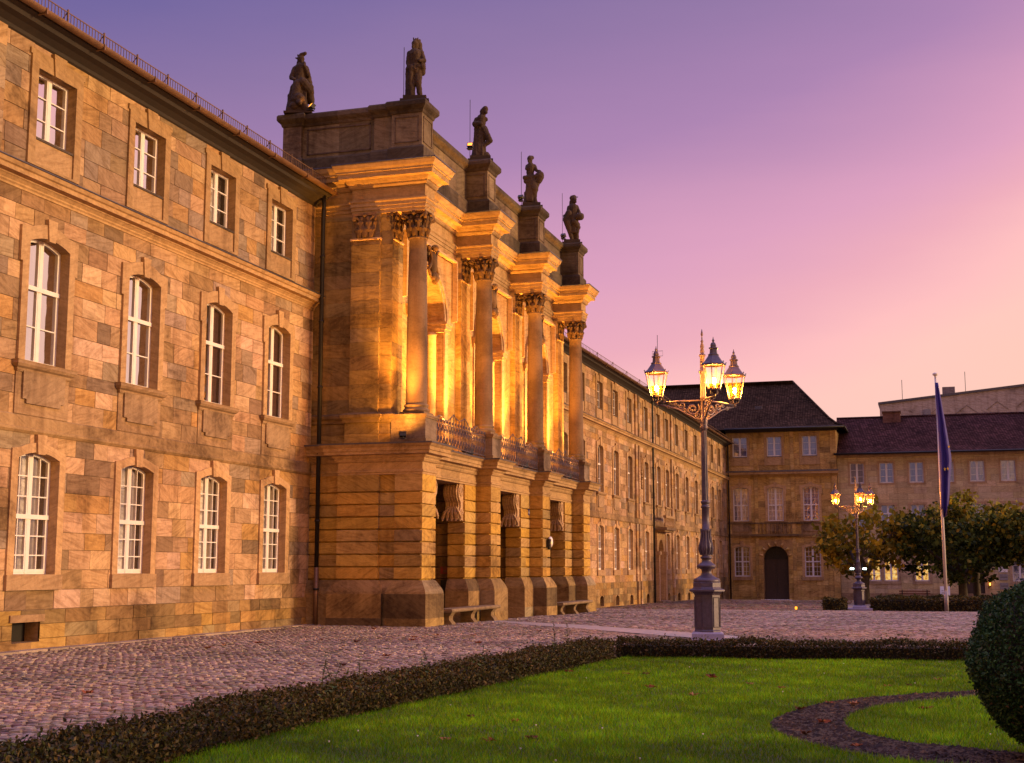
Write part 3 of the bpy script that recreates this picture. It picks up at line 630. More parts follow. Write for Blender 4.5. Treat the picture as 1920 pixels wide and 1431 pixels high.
def lower_storey():
    PALR=[((.56,.33,.09),3),((.53,.30,.065),3),((.56,.36,.16),2),((.42,.26,.10),1.6),((.34,.23,.13),1)]
    paths=[[(-16.8,34.62),(-15.85,34.62),(-15.85,34.42),(-14.6,34.42),(-14.6,34.54),(-14.12,34.54),(-14.12,34.44),(-13.3,34.44),(-13.3,35.5),(-13.78,35.5),(-13.78,36.62),(-14.35,36.62)]]
    for c in YC[1:3]: paths.append([(-14.35,c-1.62),(-13.78,c-1.62),(-13.78,c-.5),(-13.3,c-.5),(-13.3,c+.5),(-13.78,c+.5),(-13.78,c+1.62),(-14.35,c+1.62)])
    paths.append([(-14.35,51.38),(-13.78,51.38),(-13.78,52.5),(-13.3,52.5),(-13.3,53.56),(-16.8,53.56)])
    rows=[1.25]+[1.25+.345*i for i in range(1,8)]+[4.17]
    for p in paths:
        m=MB(); courses(m,p,rows,PALR,.09,1.6); inpal(m.build('pier',M['ashlar'],palace))
        m=MB(); 
        for a,b,o in ((-.5,.22,.20),(.22,.88,.195)):
            pts=[p[0]]
            for q,s_ in zip(p[:-1],p[1:]):
                L=math.dist(q,s_); n=max(1,int(L/.9)); pts+= [(q[0]+(s_[0]-q[0])*i/n,q[1]+(s_[1]-q[1])*i/n) for i in range(1,n+1)]
            m.sweep(pts,[(o,a),(o,b-.006),(o-.01,b)],tints=lambda i:tint(PALS))
        m.sweep(p,[(.19,.88),(.18,.94),(.13,1.05),(.05,1.18),(0,1.25)],tints=lambda i:tint(PALS))
        inpal(m.build('pier_base',M['ashlar_dark'],palace))
    # entablature of the ground floor
    LE=[(-17.1,34.62),(-15.85,34.62),(-15.85,34.44)]
    for k,c in enumerate(YC):
        LE+= [(-13.3,c-.5 if k else 34.44),(-13.3,c+.5 if k<3 else 53.56)]
        if k<3: LE+= [(-13.78,c+.5),(-13.78,YC[k+1]-.5)]
    LE+= [(-17.1,53.56)]
    m=MB(); pts=[LE[0]]
    for q,s_ in zip(LE[:-1],LE[1:]):
        n=max(1,int(math.dist(q,s_)/1.5)); pts+= [(q[0]+(s_[0]-q[0])*i/n,q[1]+(s_[1]-q[1])*i/n) for i in range(1,n+1)]
    m.sweep(pts,[(-.6,4.17),(0,4.17),(0,4.22),(.03,4.235),(.03,4.285),(0,4.30),(0,4.50),(.05,4.53),(.08,4.58),(.08,4.61),(.13,4.66),(.13,4.70),(.30,4.72),(.30,4.80),(.33,4.81),(.33,4.90),(.38,4.94),(.42,4.99),(.42,5.02),(-1.2,5.04)],tints=lambda i:trt(0,(.50,.33,.185)))
    inpal(m.build('ledge',M['trim'],palace))
    m=MB(); m.sweep(LE,[(.425,4.985),(.44,4.985),(.44,5.03),(-.2,5.05)]); inpal(m.build('ledge_flashing',M['lead'],palace))
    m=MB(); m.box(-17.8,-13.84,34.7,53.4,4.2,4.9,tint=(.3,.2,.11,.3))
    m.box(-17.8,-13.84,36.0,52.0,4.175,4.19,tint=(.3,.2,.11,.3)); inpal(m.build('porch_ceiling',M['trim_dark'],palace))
    m=MB()
    for c in BAY:
        for sgn in (-1,1):
            y=c+sgn*1.80
            F=lambda u,z,d:(u,y-sgn*d,z)
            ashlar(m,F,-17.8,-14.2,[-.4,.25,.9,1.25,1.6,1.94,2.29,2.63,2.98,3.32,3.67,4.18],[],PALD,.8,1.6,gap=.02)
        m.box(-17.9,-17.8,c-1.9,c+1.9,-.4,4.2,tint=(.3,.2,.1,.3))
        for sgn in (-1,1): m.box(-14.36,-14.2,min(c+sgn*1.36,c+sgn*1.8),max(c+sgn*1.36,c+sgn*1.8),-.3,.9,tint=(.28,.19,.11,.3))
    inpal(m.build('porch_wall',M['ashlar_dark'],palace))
    for c in BAY:
        m=MB(); m.box(-17.79,-17.72,c-1.1,c+1.1,-.3,3.3); 
        for s_ in (-1,1):
            for z in (.2,1.3,2.3): m.box(-17.72,-17.69,c+s_*.55-.4,c+s_*.55+.4,z,z+.8)
        inpal(m.build('door',M['door'],palace))
    # carved consoles on the jambs
    def console(c,sg):
        m=MB(); t=(.52,.35,.20,.4)
        pr=[(0,4.16),(.34,4.16),(.42,4.06),(.45,3.92),(.42,3.78),(.33,3.68),(.24,3.60),(.22,3.48),(.27,3.36),(.27,3.24),(.2,3.12),(.1,3.05),(0,3.02)]
        f=lambda x:(lambda u,z:(x,c+sg*u,z))
        m.poly(pr,[],f(-13.84),tint=t); m.poly(pr,[],f(-14.34),tint=t); m.strip(pr,f(-13.84),f(-14.34),tint=t,smooth=False)
        for x in (-13.83,-14.35):
            for cu,cz,r0,tw in ((.22,3.92,.17,2.3),(.14,3.30,.10,-2)):
                m.tube([(x,c+sg*(cu+r0*(1-i/30)*math.cos(i*tw*2*math.pi/24)),cz+r0*(1-i/30)*math.sin(i*tw*2*math.pi/24)) for i in range(25)],.024,5,tint=t)
        for k,x in enumerate((-13.92,-14.0,-14.09,-14.18,-14.26)):
            m.tube([(x,c+sg*(u+.012),z) for u,z in pr[1:-1]],[.03,.035,.04,.035,.03,.02,.03,.035,.03,.025,.02],5,tint=(.48,.32,.18,k*.2))
        for k in range(5):   # acanthus below
            a=(k-2)*.09; m.tube([(-14.09+a*.6,c+sg*.27,3.45),(-14.09+a*1.3,c+sg*.36,3.28),(-14.09+a*1.7,c+sg*.33,3.10),(-14.09+a*1.6,c+sg*.40,3.02)],[.03,.05,.045,.02],5,tint=t)
        inpal(m.build('console',M['trim'],palace))
    for c in YC[1:]: console(c-1.62,-1)
    for c in YC[:3]: console(c+1.62,1)
lower_storey()
def upper_storey():
    PU=[((.34,.215,.10),3),((.40,.25,.10),2),((.28,.18,.09),3),((.24,.165,.10),2),((.32,.225,.14),1.5)]
    PF=[((.50,.32,.15),3),((.47,.29,.125),3),((.53,.35,.18),2)]
    up=[(-18.2,34.75),(-15.60,34.75),(-15.60,34.55),(-14.72,34.55),(-14.72,34.66),(-14.36,34.66)]
    dado=[(-18.2,34.72),(-15.70,34.72),(-15.70,34.50),(-14.68,34.50),(-14.68,34.6),(-14.32,34.6),(-14.32,35.5),(-14.52,35.5)]
    m=MB(); courses(m,dado,[5.03,5.33,5.64],PU); courses(m,up+[(-14.36,35.45),(-14.55,35.45)],[5.94+.405*i for i in range(15)]+[11.72],PU,0,1.0)
    m.sweep(dado,[(0,5.64),(.04,5.66),(.05,5.74),(.11,5.80),(.12,5.87),(.03,5.92),(-.06,5.95)],tints=lambda i:trt(0,(.30,.2,.11)))
    inpal(m.build('wall',M['ashlar_dark'],palace))
    F=lambda u,z,d:(-14.55+d,u,z)
    rw=1.40; zs=9.35
    for c in BAY:
        m=MB(); ops=[(c-rw,c+rw,5.0,zs)]
        ashlar(m,F,c-3,c+3,[5.03,5.5,5.95,6.4,6.85,7.3,7.75,8.2,8.65,9.0,9.35],ops,PF,.7,1.3,jit=.003,gap=.004); backing(m,F,c-3,c+3,5.0,zs,ops,-.01)
        arc=[(c+rw*math.cos(math.pi*i/24),zs+rw*math.sin(math.pi*i/24)) for i in range(25)]
        m.poly([(c-3,zs),(c-rw,zs)]+arc[::-1][1:-1]+[(c+rw,zs),(c+3,zs),(c+3,11.75),(c-3,11.75)],[],lambda u,z:(-14.55,u,z),tint=(.49,.31,.14,.3))
        loop=[(c-rw,5.03)]+arc[::-1]+[(c+rw,5.03)]
        m.strip(loop,lambda u,z:(-14.55,u,z),lambda u,z:(-15.35,u,z),closed=False,tint=(.52,.34,.17,.5))
        inpal(m.build('wall',M['ashlar'],palace))
        m=MB()   # archivolt, imposts, sunk panel line
        for r0,r1,d0 in ((1.40,1.52,.05),(1.52,1.64,.09)):
            a1=[(c+r0*math.cos(math.pi*i/24),zs+r0*math.sin(math.pi*i/24)) for i in range(25)]; a2=[(c+r1*math.cos(math.pi*i/24),zs+r1*math.sin(math.pi*i/24)) for i in range(25)]
            for i in range(24):
                q=[a1[i],a1[i+1],a2[i+1],a2[i]]; t=(.53,.35,.19,.2)
                m.add([F(*p,d0) for p in q]+[F(*p,-.02) for p in q],((0,1,2,3),(0,4,5,1),(2,6,7,3)),tint=t)
        for s_ in (-1,1):
            a,b=sorted((c+s_*1.30,c+s_*1.78))
            m.box(-15.2,-14.47,a,b,9.02,9.12,tint=TR); m.box(-15.2,-14.42,a-.03,b+.03,9.12,9.26,tint=TR); m.box(-15.2,-14.38,a-.06,b+.06,9.26,9.36,tint=TR)
            a,b=sorted((c+s_*1.42,c+s_*1.70)); m.box(-14.56,-14.50,a,b,5.03,9.02,tint=TRL)
            m.lathe([(.17,5.03),(.17,8.9),(.19,8.92),(.19,9.02)],(-14.95,c+s_*1.38,0),12,tint=TRL)
            y=c+s_*2.2; m.box(-14.36,-14.525,y-.03,y+.03,9.5,11.5,tint=TRL)
        m.box(-14.36,-14.525,c-2.2,c+2.2,11.44,11.5,tint=TRL)
        inpal(m.build('window_arch',M['trim'],palace))
        m=MB(); t=(.40,.28,.16,.4)   # cartouche over the arch
        m.ell((-14.4,c,10.95),(.14,.22,.38),8,12,tint=t); 
        for s_ in (-1,1):
            m.tube([(-14.37,c+s_*(.30+.12*math.cos(i*.5)),10.95+.5-i*.06+.08*math.sin(i*.5)) for i in range(18)],[.035+.02*math.sin(i*.9)**2 for i in range(18)],6,tint=t)
            m.tube([(-14.32,c+s_*(.08+.1*(1-i/20)*math.cos(i*.6)),11.42+.1*(1-i/20)*math.sin(i*.6)) for i in range(20)],.03,5,tint=t)
            m.ell((-14.32,c+s_*.16,10.5),(.1,.1,.12),5,6,tint=t)
        m.ell((-14.32,c,11.45),(.12,.14,.1),6,8,tint=t); m.ell((-14.32,c,10.48),(.13,.12,.2),6,8,tint=t)
        inpal(m.build('cartouche',M['capital'],palace))
        # tall round headed window
        m=MB(); W2=rw-.02; fr=.09; d=.78
        lo=lambda k:[(-W2+k,5.06+k),(W2-k,5.06+k)]+[((W2-k)*math.cos(math.pi*i/24),zs+(W2-k)*math.sin(math.pi*i/24)) for i in range(25)]
        m.poly(lo(0),[lo(fr)],P3(-d)); m.strip(lo(fr),P3(-d),P3(-d-.08))
        def B(u0,u1,a,b,e=.0): m.box(u0,u1,d-e,d+.07,a,b)
        B(-W2,W2,zs-.12,zs+.08,.05); B(-.06,.06,5.1,zs,.03)
        for u in (-.95,.95): B(u-.04,u+.04,5.1,zs,.02)
        for u in (-.5,.5): B(u-.018,u+.018,5.1,zs)
        for k in range(1,8): z=5.1+(zs-5.2)*k/8; B(-W2+.05,W2-.05,z-.018,z+.018)
        for k in range(1,6):
            a=math.pi*k/6; m.tube([(.5*math.cos(a),d+.02,zs+.5*math.sin(a)),(W2*math.cos(a),d+.02,zs+W2*math.sin(a))],.02,4)
        m.tube([(.5*math.cos(math.pi*i/12),d+.02,zs+.5*math.sin(math.pi*i/12)) for i in range(13)],.025,4)
        o=inpal(m.build('window',M['paint'],palace,(-14.55,c,0),R(90)))
        m=MB(); m.poly(lo(.01),[],P3(-d-.03)); m.build('pane',M['pane_sky'],o)
        m=MB(); m.box(-1.6,1.6,1.4,1.45,4.9,11); m.build('curtain',[M['dark']],o)  # dark sheet standing in for the unlit room, no cloth
    for c in YC:    # pilasters behind the columns
        m=MB()
        if c>36:
            zz=[5.94+.405*i for i in range(13)]+[10.98]
            for a,b in zip(zz[:-1],zz[1:]): m.box(-14.6,-14.36,c-.45,c+.45,a+.003,b-.003,tint=tint(PF))
            m.box(-14.6,-14.32,c-.5,c+.5,5.03,5.94,tint=TR)
        m.box(-14.6,-14.33,c-.47 if c>36 else c-.3,c+.47,10.94,10.99,tint=TRL); m.box(-14.6,-14.37,c-.42 if c>36 else c-.3,c+.42,10.98,11.73,tint=(.45,.3,.16,.4))
        inpal(m.build('pilaster',M['ashlar'],palace))
        # pedestal
        m=MB(); x0,x1=-14.3,-13.22; h=.5
        m.box(x0,x1-.02,c-h+.02,c+h-.02,5.03,5.16,tint=(.28,.2,.13,.1)); m.box(x0,x1-.05,c-h+.05,c+h-.05,5.16,5.74,tint=(.25,.185,.14,.6)); m.box(x0,x1-.02,c-h+.02,c+h-.02,5.74,5.79,tint=(.3,.2,.12,.8)); m.box(x0,x1,c-h,c+h,5.79,5.85,tint=(.3,.2,.12,.2))
        inpal(m.build('pedestal',M['trim_dark'],palace))
    # columns
    mb=MB(); mb.box(-.37,.37,-.37,.37,5.85,5.93,tint=(.3,.21,.13,.3))
    mb.lathe([(.36,5.93),(.385,5.96),(.385,6.0),(.35,6.03),(.33,6.05),(.325,6.08),(.345,6.1),(.35,6.13),(.33,6.16),(.31,6.17)],(0,0,0),28,tint=(.28,.19,.12,.3)); basem=mb.mesh('base',M['trim_dark'])
    mb=MB(); pr=[]
    for i in range(15):
        t=i/14; pr.append((.305-.055*t**1.7,6.17+(10.93-6.17)*t))
    mb.lathe(pr+[(.265,10.94),(.285,10.95),(.29,10.975),(.28,11.0),(.25,11.01)],(0,0,0),32,tint=(.33,.235,.165,.35)); shaftm=mb.mesh('column',M['column'])
    mb=MB(); z0=11.0; H=.72; T=lambda:trt(0,(.42,.30,.19))
    mb.lathe([(.24,z0),(.245,z0+.2),(.26,z0+.45),(.33,z0+.62)],(0,0,0),20,tint=(.25,.17,.1,.3))
    for tier,(zb,hh,n,ph,out) in enumerate(((z0+.01,.27,8,0,.10),(z0+.16,.33,8,math.pi/8,.13))):
        for k in range(n):
            a=2*math.pi*k/n+ph; ca,sa=math.cos(a),math.sin(a); rr=.245
            pts=[(rr+.02,zb),(rr+.035,zb+hh*.4),(rr+.05,zb+hh*.75),(rr+.05+out*.55,zb+hh),(rr+out*.95,zb+hh*.93),(rr+out*.9,zb+hh*.80)]
            mb.tube([(p*ca,p*sa,z) for p,z in pts],[.055,.07,.07,.055,.04,.02],6,tint=T())
            for s_ in (-1,1):
                b=a+s_*.20; mb.tube([(p*.99*math.cos(b),p*.99*math.sin(b),z-.03) for p,z in pts[:5]],[.03,.04,.045,.035,.02],5,tint=T())
    for k in range(4):
        a=math.pi/4+k*math.pi/2
        for s_ in (-1,1):
            mb.tube([((.27+.2*i/8)*math.cos(a+s_*.45*(1-i/8)),(.27+.2*i/8)*math.sin(a+s_*.45*(1-i/8)),z0+.40+.22*math.sin(i/8*1.5)) for i in range(9)],[.035]*9,5,tint=T())
        cc=(.46*math.cos(a),.46*math.sin(a)); 
        mb.tube([(cc[0]-math.cos(a)*.075*(1-i/16)*math.cos(i*.75),cc[1]-math.sin(a)*.075*(1-i/16)*math.cos(i*.75),z0+.57+.075*(1-i/16)*math.sin(i*.75)) for i in range(16)],.038,5,tint=T())
        a2=k*math.pi/2; mb.ell((.37*math.cos(a2),.37*math.sin(a2),z0+.66),(.07,.07,.06),5,8,tint=T())
        for s_ in (-1,1): mb.ell((.33*math.cos(a2+s_*.3),.33*math.sin(a2+s_*.3),z0+.55),(.055,.055,.07),5,6,tint=T())
    ab=[]
    for k in range(4):
        a=math.pi/4+k*math.pi/2; p=(.52*math.cos(a),.52*math.sin(a)); q=(.52*math.cos(a+math.pi/2),.52*math.sin(a+math.pi/2))
        for i in range(6):
            t=i/6; u=(p[0]*(1-t)+q[0]*t,p[1]*(1-t)+q[1]*t); f=1-.14*math.sin(math.pi*t); ab.append((u[0]*f,u[1]*f))
    mb.poly(ab,[],lambda u,v:(u,v,z0+.72),tint=TR); mb.poly(ab,[],lambda u,v:(u,v,z0+.645),tint=TR); mb.strip(ab,lambda u,v:(u,v,z0+.645),lambda u,v:(u,v,z0+.72),tint=TR)
    capm=mb.mesh('capital',M['capital'])
    for c in YC:
        o=inpal(obj('column',shaftm,palace,(-13.72,c,0))); obj('base',basem,o); obj('capital',capm,o)
        q=inpal(obj('capital',capm,palace,(-14.38,c,0))); q.scale=(.42,1,1)
    q=inpal(obj('capital',capm,palace,(-15.16,34.57,0))); q.scale=(1,.36,1)
    m=MB(); m.box(-15.63,-14.69,34.5,34.7,10.94,10.99,tint=TRL); inpal(m.build('pilaster',M['trim'],palace))
    # main entablature
    UE=[(-18.2,34.77),(-15.62,34.77),(-15.62,34.60)]
    for k,c in enumerate(YC):
        UE+= [(-13.36,c-.36 if k else 34.60),(-13.36,c+.36)]
        if k<3: UE+= [(-14.58,c+.36),(-14.58,YC[k+1]-.36)]
    UE+= [(-14.58,53.36),(-14.58,53.5),(-18.2,53.5)]
    pts=[UE[0]]
    for q,s_ in zip(UE[:-1],UE[1:]):
        n=max(1,int(math.dist(q,s_)/1.3)); pts+= [(q[0]+(s_[0]-q[0])*i/n,q[1]+(s_[1]-q[1])*i/n) for i in range(1,n+1)]
    m=MB(); m.sweep(pts,[(-.4,11.72),(0,11.72),(0,11.82),(.025,11.825),(.025,11.93),(.05,11.935),(.05,12.03),(.08,12.07),(.08,12.11),(0,12.14),(0,12.46),(.05,12.48),(.09,12.54),(.09,12.59),(.12,12.60),(.16,12.66),(.18,12.70),(.33,12.72),(.33,12.86),(.37,12.87),(.37,12.92),(.42,12.98),(.46,13.08),(.46,13.13),(-.4,13.17)],tints=lambda i:trt(0,(.47,.31,.16)))
    inpal(m.build('entablature',M['trim'],palace))
    m=MB(); m.sweep(UE,[(.465,13.10),(.48,13.11),(.48,13.14),(-.3,13.20)]); inpal(m.build('cornice_flashing',M['lead'],palace))
    # attic with pedestals
    AT=[(-17.95,38),(-17.95,34.68),(-17.35,34.68),(-17.35,34.80),(-15.0,34.80),(-15.0,34.68),(-14.4,34.68),(-14.4,34.56)]
    for k,c in enumerate(YC):
        AT+= [(-13.46,c-.44),(-13.46,c+.44)]
        if k<3: AT+= [(-14.2,c+.44),(-14.2,YC[k+1]-.44)]
    AT+= [(-18.2,53.44)]
    pts=[AT[0]]
    for q,s_ in zip(AT[:-1],AT[1:]):
        n=max(1,int(math.dist(q,s_)/.9)); pts+= [(q[0]+(s_[0]-q[0])*i/n,q[1]+(s_[1]-q[1])*i/n) for i in range(1,n+1)]
    m=MB(); PA=[((.21,.145,.11),3),((.16,.115,.09),2),((.27,.19,.135),1.5)]
    m.sweep(pts,[(.09,13.12),(.09,13.56),(.05,13.62),(.0,13.63)],tints=lambda i:tint([((.11,.08,.065),2),((.15,.105,.08),1)]))
    m.sweep(pts,[(0,13.63),(0,14.60)],tints=lambda i:tint(PA))
    m.sweep(pts,[(0,14.60),(.03,14.63),(.05,14.70),(.12,14.77),(.15,14.82),(.15,14.93),(.12,14.98),(-.35,15.03)],tints=lambda i:tint([((.10,.072,.058),2),((.14,.10,.075),1)]))
    # sunk panel frames on the side
    for a,b in ((-17.2,-15.15),):
        for (u0,u1,z0,z1) in ((a,b,13.72,13.76),(a,b,14.48,14.52),(a,a+.04,13.72,14.52),(b-.04,b,13.72,14.52)): m.box(u0,u1,34.775,34.81,z0,z1,tint=(.13,.09,.07,.4))
    for k,c in enumerate(YC):
        for (u0,u1,z0,z1) in ((-14.3,-13.56,13.74,13.77),(-14.3,-13.56,14.48,14.51),(-14.3,-14.27,13.74,14.51),(-13.59,-13.56,13.74,14.51)): m.box(u0,u1,c-.46,c-.42,z0,z1,tint=(.15,.105,.075,.4))
        for (u0,u1,z0,z1) in ((c-.34,c+.34,13.74,13.77),(c-.34,c+.34,14.48,14.51),(c-.34,c-.31,13.74,14.51),(c+.31,c+.34,13.74,14.51)): m.box(-13.5,-13.44,u0,u1,z0,z1,tint=(.18,.125,.09,.4))
    inpal(m.build('attic',M['ashlar_dark'],palace))
    m=MB(); m.box(-17.9,-14.4,34.9,53.3,13.1,14.6,tint=(.3,.2,.14,.2)); m.box(-30,-15.2,35.2,53.3,-.5,13.05,tint=(.3,.2,.1,.2)); inpal(m.build('rear_block',M['ashlar_dark'],palace))
upper_storey()
def railings():
    m=MB(); L=4.98; n=40; x=0
    for z in (.10,.72): m.tube([(x,0,z),(x,L,z)],.014,4)
    top=lambda y:.86+.10*max(0,math.sin(2*math.pi*(y/L*3-.25)))**2+(.24*max(0,1-abs((y-L/2)%1.0-.5)/.45) if abs(y-L/2)<1.05 else 0)
    pts=[(x,L*i/80,top(L*i/80)) for i in range(81)]; m.tube(pts,.016,4)
    for i in range(n+1):
        y=L*i/n; m.tube([(x,y,.02 if i%5==0 else .1),(x,y,top(y) if i%2==0 else .72)],.0115 if i%5 else .017,4)
    for i in range(n//2):
        y=L*(i+.5)*2/n
        for cz,r0,s_ in ((.28,.085,1),(.54,.085,-1),(.80,.055,1)):
            m.tube([(x+.01,y+s_*r0*(1-k/16)*math.cos(k*.8),cz+r0*(1-k/16)*math.sin(k*.8)) for k in range(13)],.0115,4)
        m.tube([(x-.01,y-.06,.12),(x-.01,y+.05,.4),(x-.01,y-.05,.7)],.011,4)
    me=m.mesh('balcony_railing',M['iron'])
    for c in YC[:3]: inpal(obj('balcony_railing',me,palace,(-13.5,c+.51,5.04)))
railings()
# ------------------------------------------------------------------ corner building and low shop building
YB=117.5
def corner():
    B=thing('corner_building','three storey sandstone end building with dark hipped roof and arched gate','building',(-12,YB,-1.28))
    def k(o): o.matrix_parent_inverse=Matrix.Translation((12,-YB,1.28)); return o
    F=lambda u,z,d:(u,YB-d,z); x0,x1=-16.8,-7.35; r=random.Random(12)
    gate=(-13.75,-11.65,-1.4,3.45); cols=[-15.6,-12.62,-9.6]; gc=[-15.6,-9.6]
    ops=[hole('M_far',c) for c in cols]+[hole('T_far',c) for c in cols]+[hole('G_far',c) for c in gc]+[gate]
    PB=[((.56,.36,.15),3),((.48,.30,.125),3),((.60,.40,.19),2),((.38,.25,.12),1.5)]
    m=MB(); backing(m,F,x0,x1,-1.6,13.4,ops)
    ashlar(m,F,x0,x1,[-1.5,-.9,-.4,.1,.5,.9,1.3,1.7,2.1,2.5,2.9,3.3,3.7,4.15],ops,PB,.7,1.6,r,tone=None)
    ashlar(m,F,x0,x1,[4.45,4.9,5.3,5.8,6.3,6.8,7.3,7.8,8.3,8.8,9.4],ops,PB,.7,1.6,r); ashlar(m,F,x0,x1,[9.95,10.4,10.9,11.4,11.9,12.4,12.9,13.4],ops,PB,.7,1.6,r)
    k(m.build('wall',M['ashlar'],B))
    m=MB(); m.box(x1-.02,x1,YB,YB+14,-1.6,13.4,tint=(.3,.2,.1,.3)); m.box(x0-8,x1-.05,YB+.8,YB+13,-1.5,13.3,tint=(.3,.2,.1,.2)); k(m.build('side_wall',M['ashlar_dark'],B))
    for c in cols:
        k(place_window('M_far',B,(c,YB,0),0)); k(place_window('T_far',B,(c,YB,0),0))
        if c in gc: k(place_window('G_far',B,(c,YB,0),0))
    for c,wd in ((-14.25,.3),(-11.1,.3),(-7.6,.5),(-16.6,.3)):
        m=MB()
        for a,b in ((-1.5,4.15),(4.45,9.4),(9.95,13.3)):
            n=int((b-a)/.45)
            for i in range(n): m.box(c-wd/2,c+wd/2,YB-.09,YB+.01,a+(b-a)*i/n,a+(b-a)*(i+1)/n-.01,tint=tint(PB))
            k(m.build('lesene',M['ashlar'],B)); m=MB()
    def bx(name,rows,mat):
        m=MB()
        for a,b,d,t in rows: m.box(x0,x1+.05+d*.3,YB-d,YB+.02,a,b,tint=(*t,rng.random()))
        k(m.build(name,mat,B))
    bx('string_course',[(4.15,4.3,.06,(.36,.23,.1)),(4.30,4.46,.10,(.3,.2,.1)),(5.32,5.46,.12,(.2,.14,.08))],M['trim_dark'])
    bx('cornice',[(9.38,9.5,.08,(.4,.26,.12)),(9.5,9.62,.18,(.42,.27,.12)),(9.62,9.80,.34,(.44,.28,.13))],M['trim'])
    bx('cornice_flashing',[(9.80,9.95,.37,(1,1,1))],M['lead'])
    bx('eaves',[(13.3,13.42,.25,(1,1,1)),(13.42,13.6,.62,(1,1,1))],M['wood_dark'])
    # gate with rusticated surround
    m=MB(); c=-12.7; 
    L=[(-1.05,-1.35),(1.05,-1.35)]+[(1.05*math.cos(math.pi*i/14),2.36+1.05*math.sin(math.pi*i/14)) for i in range(15)]
    o=[(-1.45,-1.35),(1.45,-1.35),(1.45,3.95),(-1.45,3.95)]
    ring(m,o,L,.13,-.02,-.65,tint=(.40,.25,.11,.4))
    for i in range(12):
        z=-1.35+i*.4
        for s in (-1,1): m.box(s*1.27-.17,s*1.27+.17,-.165,-.125,z,z+.36,tint=tint(PB))
    for i in range(7):
        a=math.pi*(i+.5)/7; m.tube([(1.1*math.cos(a),-.15,2.36+1.1*math.sin(a)),(1.42*math.cos(a),-.15,2.36+1.42*math.sin(a))],.10,6,tint=tint(PB))
    for i in range(9): m.lathe([(.07,4.5),(.11,4.7),(.07,5.0),(.09,5.3)],(-1.4+i*.35,-.06,0),8,tint=(.36,.23,.1,.5))
    m.box(-2.0,2.0,-.28,0,4.28,4.45,tint=(.2,.14,.08,.3))
    k(m.build('portal',M['trim_dark'],B,(c,YB,0),0))
    m=MB(); m.box(-1.1,1.1,.5,.56,-1.3,2.3)
    for s in (-1,1):
        for z,h in ((-.9,.8),(.1,.9),(1.2,.9)): m.box(s*.52-.36,s*.52+.36,.47,.5,z,z+h)
    m.box(-.02,.02,.46,.5,-1.3,2.3); k(m.build('door',M['door'],B,(c,YB,0),0))
    m=MB(); m.box(-1.1,1.1,.54,.6,2.35,3.5); 
    for i in range(1,6): a=math.pi*i/6; m.tube([(0,.5,2.36),(1.05*math.cos(a),.5,2.36+1.05*math.sin(a))],.03,4)
    m.box(-1.08,1.08,.46,.54,2.28,2.40); k(m.build('fanlight',M['black'],B,(c,YB,0),0))
    m=MB(); m.box(-1.3,1.3,-.5,.5,-1.4,-1.14); k(m.build('doorstep',M['granite'],B,(c,YB,0),0))
    # hipped roof with flared eaves
    m=MB(); e=.75; fy=YB-e; by=YB+13; rx=x1+e; lx=-30; ry=YB+6.4; rz=18.55
    pf=[(0,13.55),(.9,13.85),(2.0,14.5),(7.15,rz)]
    for (o1,z1),(o2,z2) in zip(pf[:-1],pf[1:]):
        f=lambda o:o*(4.9/7.15)
        m.quad((lx,fy+o1,z1),(rx-f(o1),fy+o1,z1),(rx-f(o2),fy+o2,z2),(lx,fy+o2,z2))
        m.quad((rx-f(o1),fy+o1,z1),(rx-f(o1),by-o1,z1),(rx-f(o2),by-o2,z2),(rx-f(o2),fy+o2,z2))
        m.quad((lx,by-o1,z1),(rx-f(o1),by-o1,z1),(rx-f(o2),by-o2,z2),(lx,by-o2,z2))
    m.tube([(lx,ry,rz),(rx-4.9,ry,rz)],.13,6); m.tube([(rx-f(o),fy+o,z+.03) for o,z in pf],.12,6)
    k(m.build('roof',M['roof_slate'],B))
    m=MB(); m.tube([(-16.8,fy-.05,13.55),(rx,fy-.05,13.55)],.09,6); m.tube([(rx+.03,fy,13.55),(rx+.03,by,13.55)],.09,6); k(m.build('gutter',M['black'],B))
    m=MB(); m.box(-14.3,-13.7,YB+1.0,YB+1.3,15.5,15.75); k(m.build('skylight',M['lead'],B))
corner()
